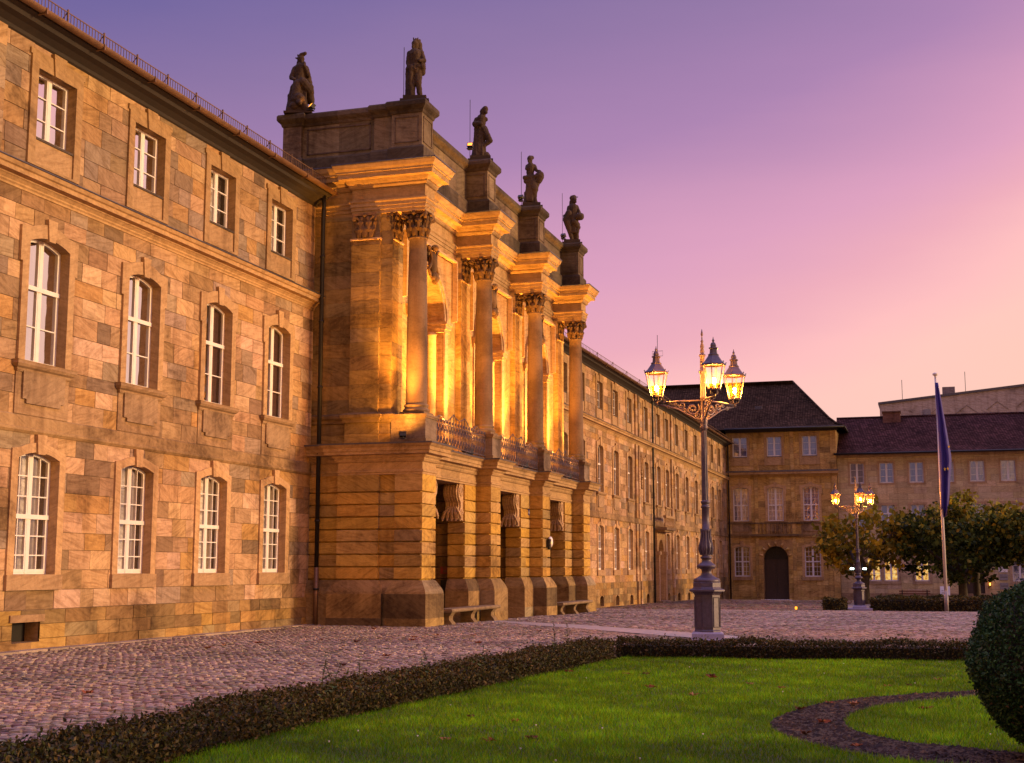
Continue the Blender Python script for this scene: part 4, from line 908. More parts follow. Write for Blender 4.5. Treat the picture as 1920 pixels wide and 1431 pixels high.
def shops():
    B=thing('shop_building','plain sandstone building with red tiled roof and lit shop windows behind trees','building',(2,YB+.6,-1.2)); Y=YB+.6
    def k(o): o.matrix_parent_inverse=Matrix.Translation((-2,-Y,1.2)); return o
    F=lambda u,z,d:(u,Y-d,z); x0,x1=-7.34,26; r=random.Random(22)
    top=[-5.72+2.44*i for i in range(13)]
    gw=[-6.9+2.3,-3.2,-.7,7.0,9.6,14.0,17.5]
    wt,wg=1.16,1.16
    if 'L_top' not in WT:
        s=MB(); h=wt/2; ring(s,[(-h-.17,8.55),(h+.17,8.55),(h+.17,10.62),(-h-.17,10.62)],[(-h,8.72),(h,8.72),(h,10.45),(-h,10.45)],.03,-.01,-.2,tint=(.44,.30,.19,.4)); s=s.mesh('surround',M['trim'])
        wtype('L_top',wt,8.72,10.45,0,3,0,1,1,M['paint_grey'],M['pane_lilac'],'blind',s); wtype('L_lit',wt,8.72,10.45,0,3,0,1,1,M['paint_grey'],M['lit_dim'],'net',s)
        s=MB(); ring(s,[(-h-.2,4.6),(h+.2,4.6),(h+.2,7.05),(-h-.2,7.05)],[(-h,4.8),(h,4.8),(h,6.85),(-h,6.85)],.03,-.01,-.2,tint=(.44,.30,.19,.4)); s=s.mesh('surround',M['trim'])
        wtype('L_mid',wt,4.8,6.85,0,2,1,.65,1,M['paint_grey'],M['pane_lilac'],'blind',s)
        s=MB(); ring(s,[(-h-.22,.2),(h+.22,.2),(h+.22,2.62),(-h-.22,2.62)],[(-h,.45),(h,.45),(h,2.4),(-h,2.4)],.05,-.01,-.2,tint=(.42,.30,.2,.4)); s=s.mesh('surround',M['trim'])
        wtype('L_shop',wg,.45,2.4,0,2,1,.66,1,M['paint_grey'],M['shop'],'dark',s); wtype('L_dim',wg,.45,2.4,0,3,0,1,1,M['paint_grey'],M['pane_lilac'],'net',s)
    door=(2.75,4.25,-1.5,1.7)
    ops=[hole('L_top',c) for c in top]+[hole('L_mid',c) for c in top]+[hole('L_shop',c) for c in gw]+[door]
    PB=[((.56,.43,.34),3),((.52,.39,.29),3),((.60,.45,.33),2),((.44,.33,.27),1)]
    m=MB(); backing(m,F,x0,x1,-1.7,11.1,ops); ashlar(m,F,x0,x1,[-1.6,-1.0,-.6,-.2,.3,.8,1.3,1.8,2.3,2.8,3.3,3.8,4.3,4.8,5.3,5.8,6.3,6.8,7.3,7.8,8.3,8.8,9.3,9.8,10.3,10.8,11.1],ops,PB,.8,1.8,r,jit=.004)
    k(m.build('wall',M['trim'],B))
    m=MB(); m.box(x0,x1,Y+.9,Y+10,-1.6,11); k(m.build('rear_block',M['ashlar_dark'],B))
    for i,c in enumerate(top): k(place_window('L_lit' if i==0 else 'L_top',B,(c,Y,0),0)); k(place_window('L_mid',B,(c,Y,0),0))
    for i,c in enumerate(gw): k(place_window('L_shop' if i<3 else 'L_dim',B,(c,Y,0),0))
    m=MB(); m.box(x0,x1,Y-.12,Y+.02,-1.6,-.55,tint=(.36,.25,.16,.4)); k(m.build('plinth',M['ashlar_dark'],B))
    m=MB(); m.box(x0,x1,Y-.15,Y+.02,10.95,11.2,tint=(.4,.28,.18,.3)); m.box(x0,x1,Y-.4,Y+.02,11.2,11.3,tint=(.4,.28,.18,.3)); k(m.build('cornice',M['trim'],B))
    m=MB(); pf=[(-.75,11.25),(.6,11.8),(6.2,15.0)]
    for (a,za),(b,zb) in zip(pf[:-1],pf[1:]): m.quad((x0-.3,Y+a,za),(x1,Y+a,za),(x1,Y+b,zb),(x0-.3,Y+b,zb))
    m.quad((x0-.3,Y+6.2,15),(x1,Y+6.2,15),(x1,Y+13,11.3),(x0-.3,Y+13,11.3)); m.tube([(x0-.3,Y+6.2,15.02),(x1,Y+6.2,15.02)],.12,6)
    k(m.build('roof',M['roof_tile'],B))
    m=MB(); m.tube([(x0-.2,Y-.78,11.22),(x1,Y-.78,11.22)],.09,6); k(m.build('gutter',M['black'],B))
    for cx,w,h in ((-2.8,1.5,.25),(9.3,1.2,.35)):
        m=MB(); m.box(cx-w/2,cx+w/2,Y+5.2,Y+6.6,14.2,15.1+h,tint=(.2,.1,.08,.3)); m.box(cx-w/2-.06,cx+w/2+.06,Y+5.1,Y+6.7,15.1+h,15.2+h,tint=(.16,.09,.07,.3)); k(m.build('chimney',M['ashlar_dark'],B))
    m=MB(); m.box(2.75,4.25,Y+.2,Y+.26,-1.3,1.7); 
    for s in (-1,1):
        for z in (-1.1,-.4,.3,1.0): m.box(3.5+s*.37-.3,3.5+s*.37+.3,Y+.17,Y+.2,z,z+.55)
    k(m.build('door',M['door'],B))
    m=MB()
    for u in (2.6,4.4): m.box(u-.17,u+.17,Y-.1,Y+.3,-1.4,1.75,tint=(.44,.3,.18,.3)); m.box(u-.26,u+.26,Y-.35,Y+.1,-1.4,-.6,tint=(.4,.28,.18,.3))
    m.box(2.4,4.6,Y-.14,Y+.3,1.75,2.15,tint=(.44,.3,.18,.5)); k(m.build('portal',M['trim'],B))
    g=thing('wall_lantern','small glowing lantern on the stone pier beside the dark shop door','lamp',(4.62,Y-.14,.35))
    m=MB(); m.box(-.09,.09,-.1,.1,.28,.4); m.box(-.09,.09,-.1,.1,-.35,-.3); [m.box(a-.012,a+.012,b-.012,b+.012,-.3,.3) for a in (-.07,.07) for b in (-.08,.08)]; m.build('housing',M['black'],g)
    m=MB(); m.box(-.05,.05,-.06,.06,-.22,.08); m.build('bulb',emit('small_lantern_glow',(1,.42,.06),5),g)
    for (a,b,z0,z1,mt,lab) in ((5.35,6.05,1.2,1.85,'sign_white','pale square notice board on the shop wall, topmost of three'),(5.4,6.05,.55,1.05,'sign_grey','grey notice board on the shop wall, middle of three'),(5.4,6.05,-.2,.35,'sign_grey','grey notice board on the shop wall, lowest of three')):
        m=MB(); m.box(a,b,Y-.06,Y-.015,z0,z1); m.box(a+.06,b-.06,Y-.064,Y-.06,(z0+z1)/2-.02,(z0+z1)/2+.02,mat=1); tag(m.build('wall_sign',[M[mt],M['black']]),lab,'sign','notice boards beside the shop door')
def shopmat():
    m,nt,bs=newmat('lit_shop_window'); ge=nt.nodes.new('ShaderNodeNewGeometry')
    v=tex(nt,'Voronoi',ge.outputs['Position'],7); n=tex(nt,'Noise',ge.outputs['Position'],4,Detail=5)
    r=ramp(nt,[(.0,(.12,.03,.004)),(.42,(.55,.22,.03)),(.52,(1,.55,.12)),(.7,(1,.75,.3)),(1,(1,.82,.45))]); nt.links.new(n.outputs[0],r.inputs[0])
    c=mixc(nt,rng_node(nt,v.outputs['Distance'],.02,.12),(.25,.08,.01),r.outputs[0])
    nt.links.new(c,bs.inputs['Emission Color']); bs.inputs['Emission Strength'].default_value=.85; bs.inputs['Base Color'].default_value=(.05,.03,.02,1); return m
M['shop']=shopmat(); M['lit_dim']=glass('pane_warm_glow_tint',.12,.3,(.16,.075,.02))  # the dim pane's warm light is put into its tint
shops()
def modern():
    B=thing('theatre_block','large plain pale building with sloping parapet rising behind the red roof','building',(8,150,-1.3)); Y=150
    def k(o): o.matrix_parent_inverse=Matrix.Translation((-8,-Y,1.3)); return o
    m=MB(); x0,x1=-4.6,40; sl=(20.6-19.2)/14.6
    a=[(x0,-1.3),(x1,-1.3),(x1,19.2+sl*(x1-x0)),(x0,19.2)]
    m.poly(a,[],lambda u,z:(u,Y,z),tint=(.52,.42,.36,.3)); m.strip(a,lambda u,z:(u,Y,z),lambda u,z:(u,Y+20,z),tint=(.5,.4,.35,.2))
    for i in range(6):
        c=1.3+i*3.1; z=19.2+sl*(c-x0)-1.6
        m.tube([(c-1.1,Y-.01,z-.5),(c,Y-.01,z+.35),(c+1.1,Y-.01,z-.5)],.05,4,tint=(.34,.27,.23,.4))
    k(m.build('wall',M['ashlar'],B))
    m=MB(); t=[(x0-.15,19.2),(x1,19.2+sl*(x1-x0)),(x1,19.45+sl*(x1-x0)),(x0-.15,19.45)]; m.poly(t,[],lambda u,z:(u,Y-.12,z)); m.strip(t,lambda u,z:(u,Y-.12,z),lambda u,z:(u,Y+20,z)); k(m.build('parapet_cap',M['lead'],B))
    m=MB(); z=19.45+sl*6.9; m.box(2.0,3.3,Y+1,Y+2.2,z-.4,z+.9,tint=(.3,.24,.24,.3)); k(m.build('chimney',M['ashlar_dark'],B))
    for u,h in ((-2.2,2.2),(4.4,2.2),(11.3,2.6)):
        m=MB(); m.tube([(u,Y+1.5,19+sl*(u-x0)),(u,Y+1.5,19.6+sl*(u-x0)+h)],.03,5); k(m.build('lightning_rod',M['black'],B))
    m=MB(); m.box(.05,.7,Y-.5,Y-.1,17.9,18.5); k(m.build('vent_box',M['sign_grey'],B))
modern()
# ------------------------------------------------------------------ street lamps
M['bulb']=emit('lamp_bulb',(1,.33,.03),6500)
def lampglass():
    m,nt,bs=newmat('lantern_glass'); tp=nt.nodes.new('ShaderNodeBsdfTransparent'); tl=nt.nodes.new('ShaderNodeBsdfTranslucent'); tl.inputs[0].default_value=(.8,.46,.10,1)
    bs.inputs['Base Color'].default_value=(.5,.3,.08,1); bs.inputs['Roughness'].default_value=.5; bs.inputs['Specular IOR Level'].default_value=0
    a=nt.nodes.new('ShaderNodeMixShader'); a.inputs[0].default_value=.016; nt.links.new(tp.outputs[0],a.inputs[1]); nt.links.new(tl.outputs[0],a.inputs[2])
    b=nt.nodes.new('ShaderNodeMixShader'); b.inputs[0].default_value=.0015; nt.links.new(a.outputs[0],b.inputs[1]); nt.links.new(bs.outputs[0],b.inputs[2]); nt.links.new(b.outputs[0],nt.nodes['Material Output'].inputs[0]); return m
M['lampglass']=lampglass()
def make_lamp(loc,rz,label):
    t=thing('street_lamp',label,'street lamp',loc,rz,'three armed cast iron candelabra lamps on the square')
    I=M['iron']
    m=MB(); C=(0,0,0); k8=lambda prof,**q:m.lathe(prof,C,4,math.pi/4,**q)
    q=math.sqrt(2)
    k8([(.36*q,-.5),(.36*q,.10),(.34*q,.12),(.33*q,.22),(.27*q,.26)],tint=(.36,.33,.42,.3))
    m.build('pedestal_foot',M['granite'],t)
    m=MB(); oct_=lambda r,z:(r,z)
    m.lathe([(.30,.24),(.30,.28),(.285,.30),(.285,1.02),(.30,1.05),(.33,1.08),(.40,1.10),(.40,1.135),(.33,1.15),(.31,1.19),(.31,1.28),(.29,1.29)],C,8,math.pi/8,tint=(.8,.7,.9,.3))
    for k in range(8):
        a=k*math.pi/4; ca,sa=math.cos(a),math.sin(a); d=.285*math.cos(math.pi/8)+.006
        for s in (-1,1):
            m.tube([(d*ca-s*.085*sa,d*sa+s*.085*ca,.36),(d*ca-s*.085*sa,d*sa+s*.085*ca,.97)],.010,4)
        for z in (.36,.97): m.tube([(d*ca-.085*sa,d*sa+.085*ca,z),(d*ca+.085*sa,d*sa-.085*ca,z)],.010,4)
    m.build('pedestal',I,t)
    m=MB(); m.lathe([(.27,1.28),(.285,1.31),(.27,1.36),(.20,1.39),(.12,1.44),(.10,1.50),(.11,1.55),(.19,1.60),(.205,1.625),(.19,1.65),(.12,1.70),(.10,1.74),(.10,1.78),(.125,1.79),(.125,1.82),(.09,1.84),(.12,1.90),(.14,1.98),(.135,2.08),(.10,2.2),(.085,2.30),(.09,2.36),(.10,2.40),(.08,2.41),(.078,2.85),(.095,2.86),(.095,2.90),(.08,2.91),(.08,2.95),(.095,2.96),(.095,3.0),(.072,3.02)],C,20)
    for k in range(12):
        a=k*math.pi/6; m.tube([(.125*math.cos(a),.125*math.sin(a),1.86),(.148*math.cos(a),.148*math.sin(a),2.0),(.105*math.cos(a),.105*math.sin(a),2.2),(.095*math.cos(a),.095*math.sin(a),2.32),(.115*math.cos(a),.115*math.sin(a),2.42)],[.012,.02,.018,.015,.004],5)
    n=24; vs=[];fs=[]
    zs=[3.02,4.55]
    for z,r0 in zip(zs,(.074,.062)):
        for j in range(n): rr=r0*(1 if j%2 else .84); vs.append((rr*math.cos(2*math.pi*j/n),rr*math.sin(2*math.pi*j/n),z))
    m.add(vs,[(j,(j+1)%n,n+(j+1)%n,n+j) for j in range(n)])
    m.lathe([(.06,4.52),(.085,4.56),(.09,4.60),(.075,4.63),(.085,4.68),(.09,4.78),(.075,4.80),(.06,4.82),(.06,5.22),(.075,5.23),(.07,5.27)],C,16)
    m.lathe([(.06,5.22),(.055,5.75),(.085,5.78),(.085,5.82),(.055,5.84),(.05,6.12),(.075,6.15),(.07,6.18),(.035,6.2),(.05,6.24),(.035,6.3),(.045,6.36),(.02,6.44),(.035,6.47),(.015,6.5),(.012,6.58),(.028,6.62),(.005,6.74)],C,12)
    m.build('column',I,t)
    angs=[R(177),R(-77),R(46)]; rad=1.0
    # one arm and one lantern, copied round
    m=MB(); P=lambda r,z:(r,0,z)
    m.tube([P(.05,5.18),P(.5,5.17),P(rad,5.14)],.022,6); m.tube([P(.04,4.76),P(.16,4.78),P(.34,4.88),P(.55,5.0),P(.8,5.07),P(rad-.04,5.10)],.02,6)
    def spiral(cx,cz,r0,tw,ph,rr=.014): m.tube([P(cx+r0*(1-i/34)*math.cos(ph+i*tw*.32),cz+r0*(1-i/34)*math.sin(ph+i*tw*.32)) for i in range(30)],rr,5)
    spiral(.23,5.0,.15,1,2.5,.018); spiral(.46,5.08,.085,-1,.3); spiral(.62,5.105,.05,1,1); spiral(.12,4.86,.07,-1,1.5); spiral(.75,5.06,.045,1,3.5); spiral(.38,4.96,.05,1,0)
    for a in range(7): m.tube([P(.23+.04*math.cos(a*.9),5.0+.04*math.sin(a*.9)),P(.23+.075*math.cos(a*.9+.3),5.0+.075*math.sin(a*.9+.3))],.016,5)
    m.tube([P(rad,5.1),P(rad,5.20)],.035,8)
    for a in range(4):
        b=a*math.pi/2+.4; m.tube([(rad,0,5.16),(rad+.09*math.cos(b),.09*math.sin(b),5.20),(rad+.10*math.cos(b),.10*math.sin(b),5.28)],.014,5)
    arm=m.mesh('arm',I)
    m=MB(); zb,zt,rb,rt=5.28,5.80,.135,.245
    for j in range(6):
        a=j*math.pi/3; m.tube([(rb*math.cos(a),rb*math.sin(a),zb),(rt*math.cos(a),rt*math.sin(a),zt)],.011,5)
        m.tube([(rt*math.cos(a),rt*math.sin(a),zt),(1.12*rt*math.cos(a),1.12*rt*math.sin(a),zt+.06)],.012,4)
    m.lathe([(rb+.01,zb-.02),(rb+.015,zb+.015),(rb-.02,zb+.02)],C,6); m.lathe([(rt-.02,zt-.02),(rt+.02,zt-.015),(rt+.025,zt+.015),(.20,zt+.07),(.115,zt+.19),(.12,zt+.22),(.085,zt+.24),(.075,zt+.33),(.10,zt+.345),(.10,zt+.365),(.06,zt+.38),(.065,zt+.42),(.045,zt+.47),(.015,zt+.48),(.03,zt+.52),(.012,zt+.55),(.004,zt+.60)],C,6)
    m.tube([(0,0,zb),(0,0,zb+.14)],.022,6)
    fr=m.mesh('lantern',I)
    m=MB(); p=[(math.cos(j*math.pi/3),math.sin(j*math.pi/3)) for j in range(6)]
    for j in range(6):
        a,b=p[j],p[(j+1)%6]; m.quad((a[0]*rb,a[1]*rb,zb),(b[0]*rb,b[1]*rb,zb),(b[0]*rt,b[1]*rt,zt),(a[0]*rt,a[1]*rt,zt))
    gl=m.mesh('lantern_glass',M['lampglass'])
    m=MB(); m.ell((0,0,zb+.19),(.042,.042,.055),8,10); bu=m.mesh('bulb',M['bulb'])
    for a in angs:
        obj('arm',arm,t,(0,0,0),a); o=obj('lantern',fr,t,(rad*math.cos(a),rad*math.sin(a),0),.3)
        obj('lantern_glass',gl,o); obj('bulb',bu,o)
    return t
lx=-4.55; L1=make_lamp((lx,28.55,0),YAW*.55,'tall three lantern street lamp beyond the near hedge, on a dark octagonal pedestal')
L2=make_lamp((-3.45,69.3,gz(69.3)),YAW*.15,'distant three lantern street lamp in front of the trees by the far hedge')
L3=make_lamp((-8.3,8.3,0),.3,'near street lamp on the cobbles by the start of the left hedge')
# stepped stone base under the far lamp
m=MB(); m.box(-.62,.62,-.62,.62,-.3,.12,tint=(.36,.33,.42,.2)); m.build('plinth_step',M['granite'],L2)
# ------------------------------------------------------------------ floodlights
def flood(loc,aim,power,cone,label,group,size=1.0,vis=True,col=(1,.41,.05)):
    t=thing('floodlight',label,'floodlight',loc,0,group)
    d=Vector(aim).normalized(); q=d.to_track_quat('Z','Y').to_matrix().to_4x4()
    m=MB(); s=.13*size; m.box(-s,s,-s*.8,s*.8,-.16*size,.0); m.tube([(0,0,-.16*size),(0,0,-.24*size)],.03,6); m.box(-s*1.1,s*1.1,-s*.9,s*.9,-.02,.012)
    o=m.build('housing',M['black'],t); o.matrix_local=q
    m=MB(); m.quad((-s*.85,-s*.65,.014),(s*.85,-s*.65,.014),(s*.85,s*.65,.014),(-s*.85,s*.65,.014)); o2=m.build('lens',emit('floodlight_lens',(1,.36,.035),2.2),t); o2.matrix_local=q
    m=MB(); m.tube([(0,0,-.22*size),(0,0,-.02)],.02,5); m.box(-.09,.09,-.09,.09,-.24*size,-.21*size); m.build('bracket',M['black'],t)
    for e,cn,dd in ([(power,cone,d)] if not isinstance(power,tuple) else [(power[0],58,Vector((d.x*.6,d.y*.6,d.z))),(power[1],176,Vector((d.x*2.2,d.y*.6,d.z*.7)))]):
        l=bpy.data.lights.new('floodlight_beam','SPOT'); l.energy=e; l.spot_size=R(cn); l.spot_blend=1.0; l.color=col; l.shadow_soft_size=.10
        lo=bpy.data.objects.new('floodlight_beam',l); COL.objects.link(lo); lo.parent=t
        lo.matrix_local=Matrix.Translation(d*.06)@((-dd).to_track_quat('Z','Y').to_matrix().to_4x4())
    return t
for i,c in enumerate(BAY):
    w=('left','middle','right')[i]
    for s,wd in ((-1,'left'),(1,'right')):
        flood((-13.62,c+s*1.15,5.22),(-.30,s*.22,1),(5600,420),118,f'black floodlight behind the {w} balcony railing, near its {wd} end','floodlights on the balcony')
flood((-13.72,33.98,5.27),(-.12,.22,1),(5000,420),120,'black floodlight on the ledge below the corner column, at the left end','floodlights on the balcony',.7)
flood((-13.9,54.1,5.27),(-.14,-.2,1),(3800,240),120,'black floodlight on the ledge past the last column','floodlights on the balcony')
for (x,y,z,aim,lab) in ((-17.08,34.72,15.24,(-.55,-.75,.6),'tiny glowing floodlight at the feet of the plumed helmet statue'),(-13.8,39.75,15.28,(.1,-1,.55),'glaring small floodlight on the parapet left of the draped statue'),(-13.95,46.0,15.22,(.15,1,.9),'small floodlight on the parapet left of the half draped statue'),(-13.95,52.05,15.22,(.15,1,.9),'small floodlight on the parapet left of the helmeted statue')):
    flood((x,y,z),aim,14,110,lab,'small floodlights at the statues',.7)
m=flood((-6.2,65.6,gz(65.6)+.14),(-.8,-.75,.05),60,130,'low ground spotlight shining across the cobbles before the far hedge',None,.8,col=(1,.62,.2))
# ------------------------------------------------------------------ flag
def flagpole():
    x,y=.66,68.9; z=gz(y)
    t=thing('flagpole','tall pale flagpole standing at the far hedge','flagpole',(x,y,z))
    m=MB(); m.tube([(0,0,0),(0,0,1.0)],.105,12,mat=1); m.tube([(0,0,1.0),(-.02,0,6),(-.05,0,11.6)],[.085,.07,.05],12); m.build('pole',[M['pole'],M['sign_grey']],t)
    m=MB(); m.lathe([(.06,11.55),(.13,11.6),(.13,11.68),(.04,11.72)],(-.05,0,0),12); m.build('cap',M['pole'],t)
    # limp folded flag
    vs=[];n=17;rows=22; V=[];F=[]
    m=MB()
    def edge(s):  # s 0 top .. 1 bottom: left, right offsets and height
        zz=11.2-6.3*s; return -.08-.03*s,(.06+.48*min(s,.62)/.62)*(1 if s<.62 else 1-(s-.62)*1.1),zz
    for i in range(rows+1):
        s=i/rows; l,r,zz=edge(s)
        for j in range(n):
            u=j/(n-1); f=math.sin(u*math.pi*4.2+s*1.4)*(.03+.10*s)
            V.append((l+(r-l)*u,f-.08,zz+(-.45 if .35<u<.8 else .0)*s*s+.25*u*s))
    F=[(i*n+j,i*n+j+1,(i+1)*n+j+1,(i+1)*n+j) for i in range(rows) for j in range(n-1)]
    m.add(V,F,smooth=True)
    fl=m.build('flag',M['flagblue'],None,(x,y,z)); tag(fl,'limp dark blue flag with yellow stars hanging down the flagpole','flag')
    so=fl.modifiers.new('thick','SOLIDIFY'); so.thickness=.012
    m=MB()
    for (u,zz) in ((.20,6.9),(.34,6.92),(.44,8.0)):
        pts=[]
        for k in range(10):
            a=math.pi/2+k*math.pi/5; rr=.10 if k%2==0 else .042; pts.append((u+rr*.6*math.cos(a),zz+rr*math.sin(a)))
        m.poly(pts,[],lambda a,b:(a,-.215,b)); m.strip(pts,lambda a,b:(a,-.215,b),lambda a,b:(a,-.14,b))
    st=m.build('star',M['flagstar'],fl)
flagpole()
# ------------------------------------------------------------------ foliage
def leaves(name,P,size,cols,mat,parent=None,seed=0,aspect=.6,up=None,tone=None,top=None):
    """leaf shaped quads at points P (n,3), colours drawn from cols"""
    r=np.random.default_rng(seed); n=len(P)
    a=r.normal(size=(n,3)); 
    if up is not None: a=a*.8+up
    a/=np.linalg.norm(a,axis=1)[:,None]; b=r.normal(size=(n,3)); b-=a*(a*b).sum(1)[:,None]; b/=np.linalg.norm(b,axis=1)[:,None]; c=np.cross(a,b)
    s=size*r.uniform(.6,1.35,n)[:,None]; w=s*aspect
    V=np.stack([P-b*s,P+c*w-b*s*.1+a*s*.15,P+b*s,P-c*w-b*s*.1+a*s*.15],1).reshape(-1,3)
    F=np.arange(4*n).reshape(n,4); ci=r.choice(len(cols),n,p=np.array([q for _,q in cols])/sum(q for _,q in cols))
    C=np.array([q for q,_ in cols])[ci]*r.uniform(.7,1.3,(n,1))
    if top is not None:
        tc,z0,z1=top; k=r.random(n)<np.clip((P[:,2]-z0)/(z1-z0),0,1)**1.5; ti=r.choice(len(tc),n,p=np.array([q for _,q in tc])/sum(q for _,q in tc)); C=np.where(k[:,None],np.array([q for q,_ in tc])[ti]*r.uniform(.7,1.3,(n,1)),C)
    if tone is not None: C=C*tone[:,None]
    T=np.concatenate([C,r.random((n,1))],1)
    return fast(name,V,F,T,mat,parent=parent)
def hedge(name,label,outline,h,dens,size,cols,seed,group=None,sprigs=0,z0=0.0,rough=.05,gaps=()):
    """clipped hedge: dark twiggy core and a leafy skin; outline is a list of (x_in,y_in,x_out,y_out) stations"""
    t=thing(name,label,'hedge',(outline[0][0],outline[0][1],z0),0,group); ox,oy=outline[0][0],outline[0][1]
    r=np.random.default_rng(seed); pts=[]; m=MB()
    for (a,b,c,d),(e,f,g,k) in zip(outline[:-1],outline[1:]):
        L=math.dist((a,b),(e,f)); n=max(2,int(L/.3)); 
        for q in range(n):
            s0,s1=q/n,(q+1)/n
            def st(s): return (a+(e-a)*s,b+(f-b)*s,c+(g-c)*s,d+(k-d)*s)
            A=st(s0);Bq=st(s1); ins=.10
            hh=h-.07
            def pt(S,u,z): return (S[0]+(S[2]-S[0])*u-ox,S[1]+(S[3]-S[1])*u-oy,z)
            l=[pt(A,ins,0),pt(A,1-ins,0),pt(A,1-ins,hh),pt(A,ins,hh),pt(Bq,ins,0),pt(Bq,1-ins,0),pt(Bq,1-ins,hh),pt(Bq,ins,hh)]
            m.add(l,((0,4,7,3),(1,2,6,5),(3,7,6,2),(0,3,2,1),(4,5,6,7)))
        wd=math.dist((a,b),(c,d)); N=int(L*(wd+2*h)*dens)
        s=r.random(N); w=r.random(N)*(wd+2*h)
        u=np.where(w<h,0,np.where(w>h+wd,1,(w-h)/wd)); z=np.where(w<h,w,np.where(w>h+wd,w-h-wd,h))
        bump=.06*np.sin(s*L*2.3+seed)+.05*np.sin(s*L*5.1+2)+.05*np.sin(s*L*11.7+u*5)*(r.random(N)>.3)
        z=z*(1+bump)+r.normal(0,rough*.55,N); u=u+r.normal(0,rough/wd*.7,N)+.05*np.sin(s*L*3.1)*np.where(u<.5,-1,1)
        tuft=r.random(N)<.04; z=z+np.where(tuft,np.abs(r.normal(0,.05,N)),0)
        X=(a+(e-a)*s)*(1-u)+(c+(g-c)*s)*u; Y=(b+(f-b)*s)*(1-u)+(d+(k-d)*s)*u
        keep=np.ones(N,bool)
        pts.append(np.stack([X-ox,Y-oy,np.abs(z)],1)[keep])
        # rounded ends
    for S,sg in ((outline[0],-1),(outline[-1],1)):
        wd=math.dist(S[:2],S[2:]); N=int(wd*h*dens); u=r.random(N); z=r.random(N)*h
        dx,dy=(S[3]-S[1])/wd,-(S[2]-S[0])/wd; o=r.normal(0,rough,N)
        pts.append(np.stack([S[0]+(S[2]-S[0])*u-ox+dx*o,S[1]+(S[3]-S[1])*u-oy+dy*o,z],1))
    m.build('twigs',M['hedgecore'],t)
    P=np.concatenate(pts); leaves('foliage',P,size,cols,M['leaf_dull'],t,seed)
    if sprigs:
        for q in range(sprigs):
            S=outline[0];E=outline[-1]; s=(r.random()*.85+.05); u=r.uniform(.1,.9)
            x=(S[0]+(E[0]-S[0])*s)*(1-u)+(S[2]+(E[2]-S[2])*s)*u-ox; y=(S[1]+(E[1]-S[1])*s)*(1-u)+(S[3]+(E[3]-S[3])*s)*u-oy
            hh=r.choice([.12,.2,.3,.42],p=[.3,.3,.25,.15]); m=MB(); lean=r.uniform(-.25,.25,2)
            m.tube([(x,y,h-.05),(x+lean[0]*hh*.4,y+lean[1]*hh*.4,h+hh*.6),(x+lean[0]*hh,y+lean[1]*hh,h+hh)],.004,4,tint=(.06,.05,.02,1))
            for i in range(int(hh/.018)):
                z=h+hh*.1+i*.018; an=i*2.4; f=(z-h)/hh; bx,by=x+lean[0]*hh*f,y+lean[1]*hh*f; l=.07*(1.2-f*.6)
                p=Vector((bx,by,z)); d=Vector((math.cos(an),math.sin(an),.35)); sd=Vector((-math.sin(an),math.cos(an),0))*l*.36
                m.quad(p,p+d*l*.5+sd,p+d*l,p+d*l*.5-sd,tint=(.05*r.uniform(.7,1.5),.07*r.uniform(.7,1.3),.015,1))
            m.build('sprig',M['leaf_dull'],t)
    return t
M['hedgecore']=plain('hedge_twigs_dark',(.014,.011,.006),1,noise=.5,nscale=20)
HC=[((.055,.042,.012),3),((.035,.04,.010),3),((.075,.045,.014),2),((.025,.02,.008),2),((.11,.075,.03),.5)]
hedge('box_hedge','long low clipped hedge running along the left edge of the lawn',[(-5.80,5.5,-6.32,5.5),(-5.98,9,-6.50,9),(-6.10,12,-6.66,12),(-5.33,23.1,-5.90,23.2)],.30,2600,.021,HC,1,sprigs=13)
hedge('box_hedge','low clipped hedge running straight across in front of the near street lamp',[(-5.42,23.72,-5.47,24.27),(-3.0,23.85,-3.0,24.4),(.7,24.35,.65,24.9),(7,25.4,7,25.95)],.29,2000,.024,HC,2,sprigs=3)
HF=[((.10,.065,.016),3),((.06,.05,.012),3),((.04,.035,.01),2)]
hedge('far_hedge','short far hedge left of the distant street lamp pedestal',[(-5.1,67.9,-5.1,69.0),(-4.1,68.2,-4.1,69.3)],.62,300,.06,HF,3,z0=gz(68)-.03)
hedge('far_hedge','long far hedge behind the foot of the flagpole',[(-2.9,69.2,-2.9,70.3),(12,71.5,12,72.6)],.62,260,.06,HF,4,z0=gz(70)-.03)
hedge('far_hedge','low dark hedge under the row of trees, behind the other far hedge',[(-3.2,84,-3.2,85.4),(12,86,12,87.4)],.55,160,.08,[((.03,.035,.01),1),((.045,.035,.012),1)],5,z0=gz(85)-.05)
GOLD=[((.30,.24,.02),3),((.22,.2,.025),3),((.36,.22,.02),1)]  # autumn yellow for crown tops, with lamp glow put into the leaf colour
